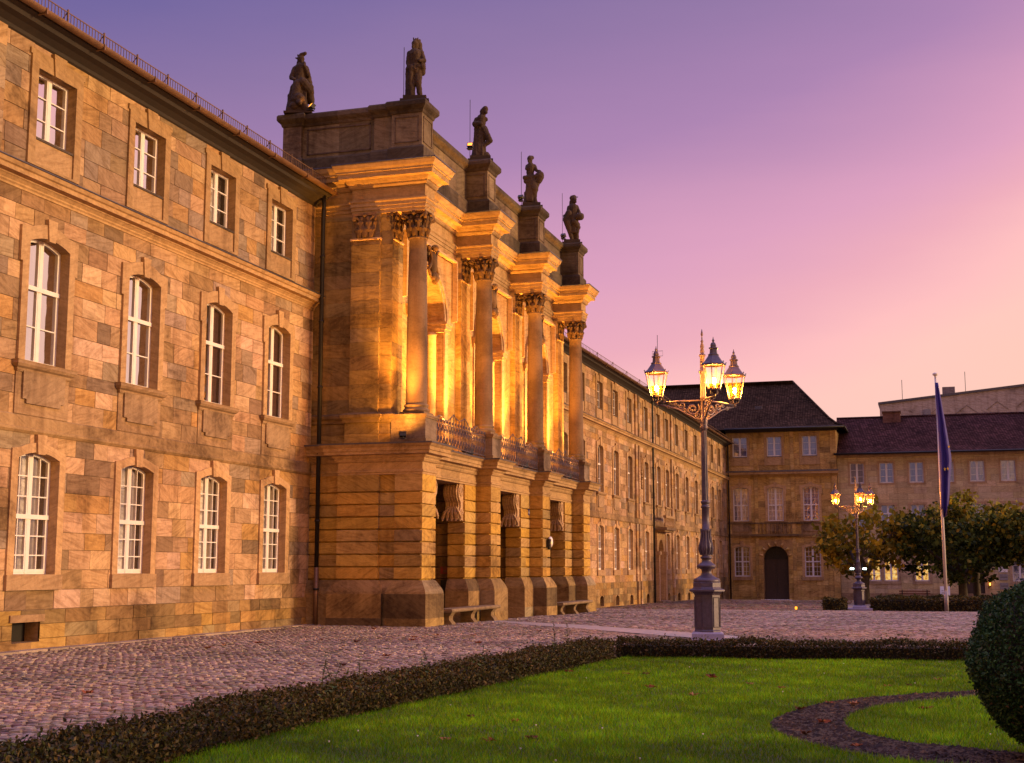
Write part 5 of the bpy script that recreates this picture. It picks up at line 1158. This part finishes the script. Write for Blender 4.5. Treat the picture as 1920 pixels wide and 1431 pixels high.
def topiary():
    c=np.array([1.16,12.35,.80]); t=thing('topiary_ball','big clipped dark green ball shrub at the right edge of the lawn','shrub',(c[0],c[1],0))
    m=MB(); m.ell((0,0,.80),(.80,.80,.69),14,24); m.tube([(0,0,-.05),(0,0,.4)],.06,8); m.build('twigs',M['hedgecore'],t)
    r=np.random.default_rng(8); n=52000; d=r.normal(size=(n,3)); d/=np.linalg.norm(d,axis=1)[:,None]
    lump=.025*np.sin(d[:,0]*7+1)*np.sin(d[:,1]*6)+.02*np.sin(d[:,2]*9+d[:,0]*5)
    rad=1+lump+r.normal(0,.022,n); P=np.stack([d[:,0]*.86*rad,d[:,1]*.86*rad,.80+d[:,2]*.76*rad],1); P=P[P[:,2]>.03]
    leaves('foliage',P,.017,[((.03,.072,.02),4),((.05,.095,.024),2),((.02,.042,.015),3),((.06,.075,.03),.7),((.09,.06,.04),.25)],M['leaf_dull'],t,9,.55,up=None)
topiary()
def tree(label,x,y,crown,cz,rad,nleaf,size,cols,seed,th=1.7,name='pollarded_lime_tree',r0=.30,gap=.5):
    z=gz(y); t=thing(name,label,'tree',(x,y,z),0,'pollarded trees before the shop building')
    r=random.Random(seed); m=MB(); tips=[]
    m.tube([(0,0,-.2),(.02,0,.15),(0,.03,th*.6),(.05,0,th)],[r0*1.35,r0,r0*.88,r0*1.0],10)
    nb=7
    for k in range(nb):
        a=2*math.pi*k/nb+r.uniform(-.3,.3); L=rad*r.uniform(.55,.8); h=cz-th+r.uniform(-.5,.9)
        p0=Vector((.05,0,th-.15)); p1=Vector((math.cos(a)*L*.45,math.sin(a)*L*.45,th+h*.35)); p2=Vector((math.cos(a)*L,math.sin(a)*L,th+h*r.uniform(.6,1.0)))
        p1+=Vector((r.uniform(-.2,.2),r.uniform(-.2,.2),r.uniform(-.1,.2)))
        m.tube([p0,(p0+p1)/2+Vector((0,0,-.1)),p1,(p1+p2)/2+Vector((r.uniform(-.25,.25),r.uniform(-.25,.25),.1)),p2],[.17,.14,.11,.10,.09],7)
        m.ell(p2,(.13,.13,.13),5,6); tips.append(p2)
        for q in range(6):
            b=a+r.uniform(-1.1,1.1); e=p2+Vector((math.cos(b)*r.uniform(.3,1),math.sin(b)*r.uniform(.3,1),r.uniform(-.5,1.3))); m.tube([p2,(p2+e)/2+Vector((0,0,.1)),e],[.04,.025,.012],5); tips.append(e)
        for q in range(3):
            s=r.random(); bp=p1*(1-s)+p2*s; b=a+r.uniform(-1.6,1.6); e=bp+Vector((math.cos(b)*.7,math.sin(b)*.7,r.uniform(-.6,.9))); m.tube([bp,(bp+e)/2,e],[.035,.02,.01],5); tips.append(e)
    m.build('trunk',M['bark'],t)
    g=np.random.default_rng(seed); cl=[]
    ncl=int(len(tips)*1.7); base=np.array([list(v) for v in tips])
    cc=base[g.integers(0,len(base),ncl)]+g.normal(0,.35,(ncl,3))
    # extra clumps fill the pruned outline
    d=g.normal(size=(ncl,3)); d/=np.linalg.norm(d,axis=1)[:,None]; k=g.uniform(.55,1,ncl)[:,None]
    sh=d*k*np.array([rad*crown[0],rad*crown[1],crown[2]])+np.array([0,0,cz])
    cc=np.concatenate([cc,sh[:int(ncl*(1.6-gap))]])
    inside=((cc[:,0]/(rad*crown[0]))**2+(cc[:,1]/(rad*crown[1]))**2+((cc[:,2]-cz)/crown[2])**2)<1.1; cc=cc[inside]
    idx=g.integers(0,len(cc),nleaf); P=cc[idx]+g.normal(0,.26,(nleaf,3))*np.array([1.2,1.2,.8])
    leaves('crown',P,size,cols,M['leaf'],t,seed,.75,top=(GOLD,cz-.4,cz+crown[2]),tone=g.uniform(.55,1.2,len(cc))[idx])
    return t

YL=[((.34,.22,.015),3),((.2,.16,.016),3),((.42,.27,.02),1.5),((.1,.11,.016),2)]
GD=[((.05,.07,.013),4),((.085,.11,.018),3),((.03,.042,.01),3),((.2,.16,.02),1.0)]
GY=[((.16,.15,.018),3),((.14,.11,.015),2),((.05,.06,.012),3),((.2,.12,.015),.8)]
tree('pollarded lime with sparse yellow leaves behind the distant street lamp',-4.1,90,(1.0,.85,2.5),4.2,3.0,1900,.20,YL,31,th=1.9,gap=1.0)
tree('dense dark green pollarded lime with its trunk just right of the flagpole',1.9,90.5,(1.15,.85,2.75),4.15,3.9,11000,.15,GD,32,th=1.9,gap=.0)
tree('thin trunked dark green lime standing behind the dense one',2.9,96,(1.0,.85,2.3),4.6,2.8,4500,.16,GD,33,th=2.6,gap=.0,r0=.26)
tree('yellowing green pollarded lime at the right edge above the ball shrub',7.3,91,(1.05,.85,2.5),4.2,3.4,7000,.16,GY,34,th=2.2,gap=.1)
# ------------------------------------------------------------------ lawn and flower bed
BO=[(2.2,20.4),(1.2,19.4),(.46,18.63),(-.35,17.84),(-1.19,16.68),(-1.55,15.22),(-1.64,14.15),(-1.36,13.11),(-.9,12.37),(-.47,11.92),(.1,11.6),(1.0,11.4),(2.4,11.6)]
BI=[(2.2,19.3),(1.2,18.55),(.47,17.74),(-.34,16.81),(-.78,15.75),(-.92,14.77),(-.79,13.85),(-.37,13.14),(.18,12.81),(.66,12.6),(1.3,12.5),(2.4,12.6)]
def smooth(L,n=4):
    out=[]
    for i in range(len(L)-1):
        p0=L[max(i-1,0)];p1=L[i];p2=L[i+1];p3=L[min(i+2,len(L)-1)]
        for k in range(n):
            t=k/n; out.append(tuple(.5*((2*p1[a])+(-p0[a]+p2[a])*t+(2*p0[a]-5*p1[a]+4*p2[a]-p3[a])*t*t+(-p0[a]+3*p1[a]-3*p2[a]+p3[a])*t**3) for a in (0,1)))
    return out+[L[-1]]
BO=smooth(BO);BI=smooth(BI); RING=BO+BI[::-1]
LAWN=[(-5.85,5),(-6.0,9),(-6.14,12),(-5.35,22.5),(-5.25,23.75),(-3,23.85),(.7,24.35),(7,25.4),(7,5)]
def inside(poly,x,y):
    c=np.zeros(len(x),bool); n=len(poly)
    for i in range(n):
        x1,y1=poly[i];x2,y2=poly[(i+1)%n]
        if y1==y2: continue
        k=((y1>y)!=(y2>y))&(x<(x2-x1)*(y-y1)/(y2-y1)+x1); c^=k
    return c
def lawn():
    m=MB(); m.poly(LAWN,[],lambda u,v:(u,v,.012)); tag(m.build('lawn',M['lawn_soil']),None,None,kind='structure')
    r=np.random.default_rng(5)
    m=MB(); m.poly(RING,[],lambda u,v:(u,v,.02)); tag(m.build('flower_bed',M['soil']),None,None,kind='structure')
    n=26000; x=r.uniform(-1.7,2.4,n); y=r.uniform(11.3,20.4,n); k=inside(RING,x,y); x=x[k];y=y[k]; n=len(x)
    # crumbs of soil: squashed octahedra
    s=np.minimum(r.gamma(2.0,.006,n)+.005,.04); o=np.array([(1,.2,.1),(-.2,1,.1),(-1,-.1,.1),(.1,-1,.1),(.15,.1,.62)],float)
    V=np.stack([x,y,np.full(n,.018)],1)[:,None,:]+o[None]*s[:,None,None]*r.uniform(.6,1.3,(n,5,1))
    F=(np.arange(n)*5)[:,None,None]+np.array([(0,1,4),(1,2,4),(2,3,4),(3,0,4)])[None]
    c=np.array([.017,.0085,.0045])*r.uniform(.5,1.7,(n,1)); c[r.random(n)<.03]=(.10,.06,.03); T=np.repeat(np.concatenate([c,r.random((n,1))],1),4,0)
    tag(fast('soil_crumbs',V.reshape(-1,3),F.reshape(-1,3),T,M['leaf_dull']),None,None,kind='stuff')
    # grass blades, thinner cover with distance
    P=[]
    for y0,y1,d,sz in ((7,12,3600,.8),(12,16,3000,1.0),(16,20,2200,1.2),(20,25.4,1500,1.45)):
        x0,x1=-6.3,min(5,y1*.13+1.2); N=int((x1-x0)*(y1-y0)*d); x=r.uniform(x0,x1,N); y=r.uniform(y0,y1,N)
        k=inside(LAWN,x,y)&~inside(RING,x,y); P.append(np.stack([x[k],y[k],np.full(k.sum(),sz)],1))
    P=np.concatenate(P); n=len(P); x,y,sz=P.T
    clump=.5+.5*np.sin(x*2.1+np.sin(y*1.7)*2)*np.sin(y*1.3+x*.6)
    h=r.uniform(.022,.055,n)*(.8+.5*clump)*np.where(r.random(n)<.03,1.5,1); w=r.uniform(.003,.0055,n)*sz; a=r.uniform(0,6.283,n); l=r.normal(0,.5,(n,2))*h[:,None]
    V=np.zeros((n,3,3)); V[:,0]=np.stack([x-w*np.cos(a),y-w*np.sin(a),np.full(n,.008)],1); V[:,1]=np.stack([x+w*np.cos(a),y+w*np.sin(a),np.full(n,.008)],1); V[:,2]=np.stack([x+l[:,0],y+l[:,1],.01+h],1)
    big=.5+.5*np.sin(x*.9+y*.5+1)*np.sin(y*.7-x*.4)
    c=np.array([.10,.265,.004])[None]*(.5+.45*clump+.45*big+.35*(np.sin(x*5.3+y*2.2)*np.sin(y*4.1-x*3.0)>.55))[:,None]*r.uniform(.45,1.55,(n,1)); c[:,0]*=r.uniform(.6,2.0,n)
    dry=r.random(n)<.02; c[dry]=np.array([.2,.17,.05])*r.uniform(.6,1.2,(dry.sum(),1))
    T=np.concatenate([np.clip(c,0,1),r.random((n,1))],1)
    tag(fast('grass',V.reshape(-1,3),np.arange(3*n).reshape(n,3),T,M['grass']),None,None,kind='stuff')
    # daisies
    n=26; x=r.uniform(-5.5,2,n);y=r.uniform(10.5,23.5,n); k=inside(LAWN,x,y)&~inside(RING,x,y); m=MB()
    for a,b in zip(x[k],y[k]): m.lathe([(.003,.035),(.010,.048),(.002,.05)],(a,b,0),6,tint=(.75,.7,.68,1))
    tag(m.build('daisies',M['leaf_dull']),None,None,kind='stuff')
lawn()
def fallen():
    r=random.Random(11); ms=[]
    for v in range(4):
        m=MB(); n=9; pts=[]
        for k in range(n*2):
            a=k*math.pi/n; rr=(.085 if k%2==0 else .05)*(1 if k not in (0,) else .4)*r.uniform(.8,1.2); pts.append((rr*math.cos(a),rr*math.sin(a)))
        t=[(.17,.045,.015,1),(.10,.035,.015,1),(.22,.07,.025,1),(.28,.13,.06,1)][v]
        def fz(u,w): return (u,w,.045+.35*abs(u)*(1 if v%2 else .5)+.3*w*w*6*.3+.02*math.sin(u*60))
        vs=[fz(*p) for p in pts]+[(0,0,.035)]; L=len(pts)
        m.add(vs,[(i,(i+1)%L,L) for i in range(L)],tint=t); m.tube([(0,0,.035),(-.06,.01,.05),(-.11,.0,.065)],.003,4,tint=t)
        ms.append(m.mesh('fallen_leaf',M['leaf_dull']))
    spots=[(-5.31,19.96),(-4.09,19.8),(-4.38,19.82),(-2.41,18.61),(-3.06,19.52),(-3.11,19.7),(-1.94,18.17),(-2.86,16.73),(-3.58,17.66),(-4.73,13.72),(-4.16,13.48),(-4.34,11.89),(-3.92,11.9),(-3.59,12.13),(-.61,18.83),(.04,20.1),(-.12,15.94),(-.34,19.08)]
    for i,(x,y) in enumerate(spots):
        o=obj('fallen_leaf',ms[i%4],None,(x,y,.0),r.uniform(0,6.28)); o.scale=[r.uniform(.6,1.0)]*3
        tag(o,'curled brown fallen leaf lying on the green lawn','leaf','fallen leaves on the lawn')
    for i,(x,y) in enumerate([(-1.45,15.5),(-1.2,16.4),(-.91,16.2),(-1.11,14.29),(-1.2,13.3),(-.7,12.6)]):
        o=obj('fallen_leaf',ms[(i+1)%4],None,(x,y,.0),r.uniform(0,6.28)); o.scale=[r.uniform(.6,.9)]*3
        tag(o,'curled brown fallen leaf lying on the dark soil bed','leaf','fallen leaves on the soil bed')
    m=None
    for i in range(22):
        x=r.uniform(-14,-7.3);y=r.uniform(12,33); o=obj('fallen_leaf',ms[i%4],None,(x,y,.0),r.uniform(0,6.28)); o.scale=[r.uniform(.7,1.1)]*3
        tag(o,'brown fallen leaf lying on the cobblestones','leaf','fallen leaves on the cobbles')
fallen()
# ------------------------------------------------------------------ statues
def blob(name,caps,parent,mat,vox=.0145,disp=.028,dscale=.09):
    """capsules (p0,p1,r0,r1) fused into one continuous carved figure"""
    m=MB()
    for p0,p1,r0,r1 in caps:
        p0=Vector(p0);p1=Vector(p1); d=p1-p0; L=d.length
        if L<1e-4: m.ell(p0,(r0,r0,r0),8,10); continue
        pts=[];rs=[]; u=d/L
        for k in (-1,-.85,-.5,0): pts.append(p0+u*r0*k); rs.append(max(.004,r0*math.sqrt(max(0,1-k*k))))
        for k in (0,.5,.85,1): pts.append(p1+u*r1*k); rs.append(max(.004,r1*math.sqrt(max(0,1-k*k))))
        m.tube(pts,rs,10)
    o=m.build(name,mat,parent)
    rm=o.modifiers.new('fuse','REMESH'); rm.mode='VOXEL'; rm.voxel_size=vox; rm.use_smooth_shade=True
    sm=o.modifiers.new('soft','SMOOTH'); sm.iterations=1; sm.factor=.5
    tx=bpy.data.textures.new('carving','CLOUDS'); tx.noise_scale=dscale; tx.noise_depth=3
    dm=o.modifiers.new('carve','DISPLACE'); dm.texture=tx; dm.strength=disp; dm.mid_level=.5; dm.texture_coords='LOCAL'
    return o
def statue(label,loc,caps,scale=1.0,rod=None,extra=()):
    t=thing('statue',label,'statue',loc,YAW*1.0,'stone statues along the roof parapet')
    m=MB(); m.box(-.34,.34,-.34,.34,0,.16,tint=(.8,.7,.6,.3)); m.box(-.42,.42,-.42,.42,-.03,.03,tint=(.6,.7,.65,.8)); m.build('plinth',M['statue'],t)
    c=[((p[0][0]*scale,p[0][1]*scale,.12+p[0][2]*scale),(p[1][0]*scale,p[1][1]*scale,.12+p[1][2]*scale),p[2]*scale,p[3]*scale) for p in caps]
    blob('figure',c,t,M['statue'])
    return t
def folds(x0,x1,z0,z1,n,y,r,seed,lean=0,spread=1.0):
    g=random.Random(seed); out=[]
    for i in range(n):
        u=(i+.5)/n; x=x0+(x1-x0)*u; out.append(((x*spread+lean+g.uniform(-.02,.02),y+g.uniform(-.03,.03),z0),(x+g.uniform(-.02,.02),y*.7,z1),r*g.uniform(.8,1.3),r*.5))
    return out
def head(x,y,z,r=.105,turn=0):
    return [((x,y,z),(x+turn*.02,y-.01,z+.09),r*.82,r),((x+turn*.08,y-.07,z+.0),(x+turn*.09,y-.075,z-.03),.045,.04),((x+turn*.10,y-.09,z+.04),(x+turn*.105,y-.095,z+.02),.022,.02),((x-.0,y+.03,z-.02),(x-.0,y+.03,z-.2),.07,.075)]
ST1=[((-.05,0,.1),(-.04,0,.7),.30,.26),((-.18,.05,.05),(-.12,.05,.75),.26,.2),((-.04,0,.75),(-.02,0,1.05),.22,.18),((-.02,0,1.05),(0,0,1.35),.17,.20),((-.16,0,1.36),(.14,0,1.38),.10,.10),
 ((-.18,0,1.36),(-.27,-.08,1.05),.085,.07),((-.27,-.08,1.05),(-.15,-.22,.95),.065,.05),((.16,0,1.38),(.24,-.05,1.15),.085,.075),((.24,-.05,1.15),(.14,-.15,1.38),.065,.05),((.12,-.15,1.40),(.12,-.12,1.50),.06,.05),
 ((.10,-.18,.85),(.30,-.1,.62),.17,.13),((.30,-.1,.75),(.33,0,.35),.12,.10),((.2,.1,1.1),(.30,.1,.4),.12,.13),((-.05,-.2,.8),(-.12,-.28,.3),.15,.12),
 ((.02,-.28,.22),(.02,-.30,.30),.17,.19),((.04,-.42,.18),(.05,-.46,.14),.09,.08),((-.12,-.25,.10),(-.2,-.1,.1),.16,.15),((.16,-.3,.02),(.16,-.3,.2),.07,.08),((-.22,0,.2),(-.27,0,.5),.14,.12),
 ((-.03,-.02,1.72),(-.10,.02,1.80),.06,.03),((.0,-.02,1.78),(.13,-.05,1.83),.07,.06),((-.08,0,1.68),(-.17,.02,1.72),.05,.015),((-.07,.05,1.62),(-.10,.05,1.42),.06,.05)]+head(0,0,1.58,.105,.3)+folds(-.3,.25,.08,.75,7,-.24,.05,1)
ST2=[((-.10,0,.05),(-.09,0,.5),.085,.10),((-.09,0,.5),(-.04,0,.92),.10,.14),((.14,-.05,.05),(.09,-.08,.48),.075,.09),((.09,-.08,.48),(.06,0,.9),.10,.14),((.14,-.06,.04),(.18,-.16,.03),.06,.05),((-.10,-.02,.04),(-.10,-.16,.03),.06,.05),
 ((-.02,0,.88),(.0,0,1.0),.19,.18),((0,0,1.0),(-.02,0,1.35),.165,.20),((-.17,0,1.40),(.15,0,1.42),.09,.09),((.16,0,1.40),(.25,-.08,1.15),.08,.065),((.25,-.08,1.15),(.12,-.2,1.12),.06,.05),((-.18,0,1.38),(-.22,-.05,1.1),.08,.065),((-.22,-.05,1.1),(-.18,-.12,.92),.06,.05),
 ((.10,.12,1.55),(.14,.14,1.1),.10,.14),((-.18,.05,.95),(-.20,.05,.15),.12,.10),((-.12,-.12,.95),(-.15,-.1,.2),.08,.06),((-.18,-.08,.92),(.2,-.08,.98),.09,.10),((.2,0,.95),(.2,0,.8),.10,.08),((.06,.04,1.72),(.10,.06,1.82),.09,.04),((-.05,-.02,1.76),(-.07,-.02,1.86),.035,.02),((.05,-.02,1.78),(.06,-.02,1.87),.035,.02),((0,-.04,1.77),(0,-.04,1.84),.03,.02),((.09,.06,1.7),(.12,.1,1.35),.09,.08)]+head(-.01,-.01,1.60,.105,-.8)+folds(-.26,-.04,.1,.9,5,-.12,.045,2)
ST3=[((-.05,0,.05),(-.04,0,.6),.24,.19),((-.04,0,.6),(-.02,0,1.0),.19,.165),((-.02,0,1.0),(.02,0,1.28),.15,.15),((.02,0,1.28),(.08,-.02,1.50),.10,.085),((.08,-.02,1.50),(.13,-.05,1.58),.115,.10),((.15,-.09,1.50),(.17,-.12,1.44),.06,.045),
 ((-.12,0,1.25),(.14,0,1.27),.09,.08),((-.14,0,1.25),(-.20,-.05,1.10),.07,.06),((-.18,-.1,1.10),(.0,-.2,1.06),.085,.07),((-.17,0,1.12),(-.12,-.1,1.04),.1,.1),((.10,-.05,.9),(.28,-.12,.55),.13,.09),((.28,-.12,.55),(.06,-.12,.36),.085,.07),((.06,-.1,.36),(.0,-.15,.1),.07,.07),((.13,.05,1.0),(.2,.02,.8),.08,.06),((-.1,0,.1),(.12,0,.08),.2,.18),((-.16,.03,.08),(-.14,.02,.5),.12,.10)]+folds(-.2,.06,.08,.95,6,-.16,.045,3)
ST4=[((-.12,0,.05),(-.06,0,.5),.13,.13),((-.06,0,.5),(-.02,0,.95),.15,.17),((.06,-.08,.12),(.12,-.12,.55),.10,.12),((.12,-.12,.55),(.04,-.02,.92),.13,.16),((.0,-.02,.08),(.14,-.12,.06),.12,.1),((-.02,0,.95),(-.04,0,1.15),.15,.13),((-.04,0,1.15),(-.03,0,1.38),.135,.165),((-.14,0,1.40),(.1,0,1.42),.075,.075),((.12,0,1.40),(.18,-.06,1.24),.07,.06),((.18,-.06,1.24),(.31,-.12,1.19),.055,.045),((-.15,0,1.4),(-.17,-.08,1.3),.06,.06),
 ((.26,-.1,.86),(.30,-.1,1.0),.12,.15),((.28,-.1,1.03),(.30,-.1,1.06),.16,.15),((-.22,-.05,.98),(.15,-.12,1.02),.09,.07),((-.2,-.05,.85),(.2,-.12,.72),.08,.07),((.22,0,.8),(.12,.02,.4),.08,.06),((-.15,.05,.1),(-.2,.03,.45),.13,.06),((-.2,-.02,.9),(-.16,-.02,1.0),.08,.07),((-.05,.02,1.72),(.02,.04,1.74),.09,.08)]+head(-.04,-.02,1.58,.10,-.6)+folds(-.18,.18,.12,.8,6,-.16,.045,4)
ST5=[((.02,0,.05),(.04,0,.5),.09,.10),((.04,0,.5),(.03,0,.9),.12,.15),((.2,-.02,.05),(.18,-.02,.45),.08,.10),((.18,-.02,.45),(.12,0,.9),.12,.14),((.08,0,.85),(.08,0,1.05),.19,.16),((.08,0,1.05),(.07,0,1.35),.15,.17),((-.06,0,1.36),(.2,0,1.38),.09,.08),((.21,0,1.36),(.30,-.06,1.15),.07,.06),((.30,-.06,1.15),(.28,-.15,1.02),.055,.05),((.26,-.17,.95),(.32,-.17,.95),.15,.15),((.32,-.15,.95),(.34,-.15,.98),.13,.13),
 ((-.08,0,1.34),(-.15,-.06,1.05),.10,.08),((-.12,-.12,1.1),(-.2,-.1,.85),.13,.15),((-.22,-.1,.88),(-.28,-.08,1.0),.10,.06),((-.18,-.1,.8),(-.08,-.1,.4),.15,.10),((-.08,-.1,.4),(.0,-.1,.08),.10,.07),((.1,-.12,.75),(.24,-.08,.55),.13,.10),((.24,0,.7),(.26,0,.55),.08,.06),((-.05,.08,1.3),(-.02,.1,.9),.11,.09),((.04,0,1.76),(.24,-.05,1.76),.05,.012),((.02,0,1.72),(.1,0,1.78),.10,.08),((.0,.0,1.75),(-.02,0,1.82),.03,.015),((.0,.03,1.6),(-.03,.05,1.3),.08,.08)]+head(.09,-.01,1.58,.10,.7)+folds(-.15,.24,.35,.85,6,-.14,.045,5)
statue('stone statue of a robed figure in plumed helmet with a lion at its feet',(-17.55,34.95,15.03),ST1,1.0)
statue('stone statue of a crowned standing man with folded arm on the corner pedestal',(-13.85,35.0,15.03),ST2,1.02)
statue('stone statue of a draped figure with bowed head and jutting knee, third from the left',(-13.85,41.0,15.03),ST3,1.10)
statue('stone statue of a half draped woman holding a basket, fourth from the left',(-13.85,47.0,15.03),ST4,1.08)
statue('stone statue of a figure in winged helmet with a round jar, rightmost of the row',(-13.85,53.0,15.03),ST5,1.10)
for c,lab in ((35.0,'thin lightning rod behind the crowned statue'),(41.0,'thin lightning rod behind the bowed draped statue'),(47.0,'thin lightning rod behind the half draped woman statue'),(53.0,'thin lightning rod behind the winged helmet statue')):
    m=MB(); m.tube([(0,0,0),(0,0,2.35 if c>36 else 1.9)],.010,5); m.box(-.04,.04,-.04,.04,-.02,.03); tag(m.build('lightning_rod',M['black'],None,(-14.32,c+.25,15.02)),lab,'rod','lightning rods behind the statues')
# ------------------------------------------------------------------ small things
def stone_bench(y0,y1,label):
    t=thing('stone_bench',label,'bench',(-13.15,(y0+y1)/2,gz((y0+y1)/2)),0,'stone benches between the entrance piers'); L=y1-y0
    m=MB(); pr=[(.0,.38),(.24,.38),(.27,.41),(.27,.45),(.25,.48),(-.25,.48),(-.27,.45),(-.27,.41),(-.24,.38)]
    for a in (-1,1):
        y=a*L/2
        m.poly(pr,[],lambda u,z:(u,y,z),tint=(.25,.18,.11,.3))
    m.strip(pr,lambda u,z:(u,-L/2,z),lambda u,z:(u,L/2,z),tint=(.25,.18,.11,.4)); m.build('seat',M['trim'],t)
    for yy in (-L/2+.35,0,L/2-.35):
        m=MB(); q=[(-.22,-.1),(.20,-.1),(.23,0),(.19,.08),(.11,.17),(.12,.27),(.2,.38),(-.22,.38)]
        for d in (-.16,.16): m.poly(q,[],lambda u,z:(u,yy+d,z),tint=(.24,.17,.10,.5))
        m.strip(q,lambda u,z:(u,yy-.16,z),lambda u,z:(u,yy+.16,z),tint=(.24,.17,.10,.6)); m.build('leg',M['trim'],t)
stone_bench(35.75,40.25,'long stone bench between the two nearest entrance piers')
stone_bench(47.75,52.25,'long stone bench between the two farthest entrance piers')
def signs():
    m=MB(); m.box(-14.72,-14.42,39.755,39.775,1.40,1.62); m.box(-14.62,-14.50,39.748,39.755,1.44,1.53,mat=1); m.box(-14.66,-14.46,39.748,39.755,1.57,1.60,mat=1)
    tag(m.build('wall_sign',[M['sign_red'],M['wood']]),'small dark red sign with a T shaped mark inside the first entrance bay','sign')
    t=thing('meter_box','flat box with one black and one grey door under the red sign','box',(-14.6,39.77,1.05))
    m=MB(); m.box(-.10,.10,-.05,.0,-.16,.16); m.build('black_door',M['black'],t); m=MB(); m.box(.105,.42,-.045,0,-.16,.16); m.build('grey_door',M['wood_dark'],t)
    m=MB(); m.box(-13.779,-13.765,46.26,46.42,3.46,3.68); 
    def digit(segs,y):
        for s in segs:
            a={'t':(0,.06,.08,.092),'m':(0,.06,.034,.046),'b':(0,.06,-.012,0),'l':(0,.012,.04,.09),'r':(.048,.06,.04,.09),'k':(0,.012,-.01,.04),'j':(.048,.06,-.01,.04)}[s]
            m.box(-13.766,-13.760,y+a[0],y+a[1],3.53+a[2],3.53+a[3],mat=1)
    digit('lmbjk',46.28); digit('tlmjb',46.35)
    tag(m.build('house_number',[M['sign_blue'],M['sign_white']]),'small blue enamel number plate on the third entrance pier','sign')
    t=thing('wall_lamp','small dark wall lamp with pale rounded side on the third pier','lamp',(-13.28,47.1,2.5))
    m=MB(); m.box(0,.12,-.16,.04,-.18,.12); m.tube([(.06,-.06,-.16),(.06,-.06,-.26)],.06,8); m.build('housing',M['black'],t)
    m=MB(); m.ell((.06,.14,.02),(.09,.15,.2),8,10); m.build('shade',M['sign_white'],t)
    m=MB(); m.ell((.12,.04,-.02),(.03,.04,.05),6,8); m.build('bulb',emit('wall_lamp_glow',(1,.5,.15),1.2),t)
    # folding board and bench by the shops
    t=thing('folding_board','pale folding advertising board leaning open beside the flagpole','sign',(.95,105,gz(105)))
    for s in (-1,1):
        m=MB(); q=[(-.35,s*.28,0),(.35,s*.28,0),(.35,s*.03,1.15),(-.35,s*.03,1.15)]; m.add(q+[(a,b+.03,c) for a,b,c in q],((0,1,2,3),(4,7,6,5),(0,4,5,1),(1,5,6,2),(2,6,7,3),(3,7,4,0)))
        for k in range(3): m.box(-.25,.2-k*.05,s*(.2-k*.05)-.02,s*(.2-k*.05)+.005,.5+k*.16,.53+k*.16,mat=1) if s<0 else None
        m.build('panel',[M['sign_white'] if s<0 else M['black'],M['sign_grey']],t)
    t=thing('wooden_bench','low red brown slatted wooden bench under the lit shop windows','bench',(-1.3,112,gz(112)))
    m=MB()
    for k in range(3): m.box(-1.2,1.2,-.2+k*.15,-.08+k*.15,.42,.46)
    m.build('seat',M['wood'],t); m=MB()
    for k in range(2): m.box(-1.2,1.2,.27+k*.03,.30+k*.03,.6+k*.18,.72+k*.18)
    m.build('backrest',M['wood'],t)
    for x in (-.95,.95): m=MB(); m.box(x-.04,x+.04,-.2,-.12,0,.42); m.box(x-.04,x+.04,.22,.30,0,.95); m.box(x-.04,x+.04,-.2,.3,.38,.42); m.build('leg',M['black'],t)
    t=thing('roof_antenna','thin rooftop antenna mast with rectangular loop on the far wing','antenna',(-20,103.2,12.6))
    m=MB(); m.tube([(0,0,0),(0,0,7.3)],.022,5); m.build('mast',M['black'],t)
    m=MB(); q=[(-.42,0,5.45),(.42,0,5.75),(.42,0,6.15),(-.42,0,5.85)]; q=[(-.42,0,5.6),(.42,0,5.6),(.42,0,6.0),(-.42,0,6.0),(-.42,0,5.6)]; m.tube(q,.018,4); m.build('loop',M['black'],t)
    # white work lights in the yellow tree
    for i,(x,z,l) in enumerate(((-4.55,1.55,'left'),(-3.95,1.55,'right'))):
        pass
    t=thing('path_light','bright greenish white twin lamp shining behind the distant street lamp column','lamp',(-4.28,86,gz(86)))
    m=MB(); m.tube([(0,0,0),(0,0,2.2)],.05,8); m.tube([(-.35,0,2.15),(.35,0,2.15)],.03,6); m.build('post',M['black'],t)
    for s in (-.38,.38): m=MB(); m.box(s-.11,s+.11,-.06,.06,2.13,2.23); m.build('lamp_head',emit('white_lamp',(.75,1,.9),9),t)
signs()
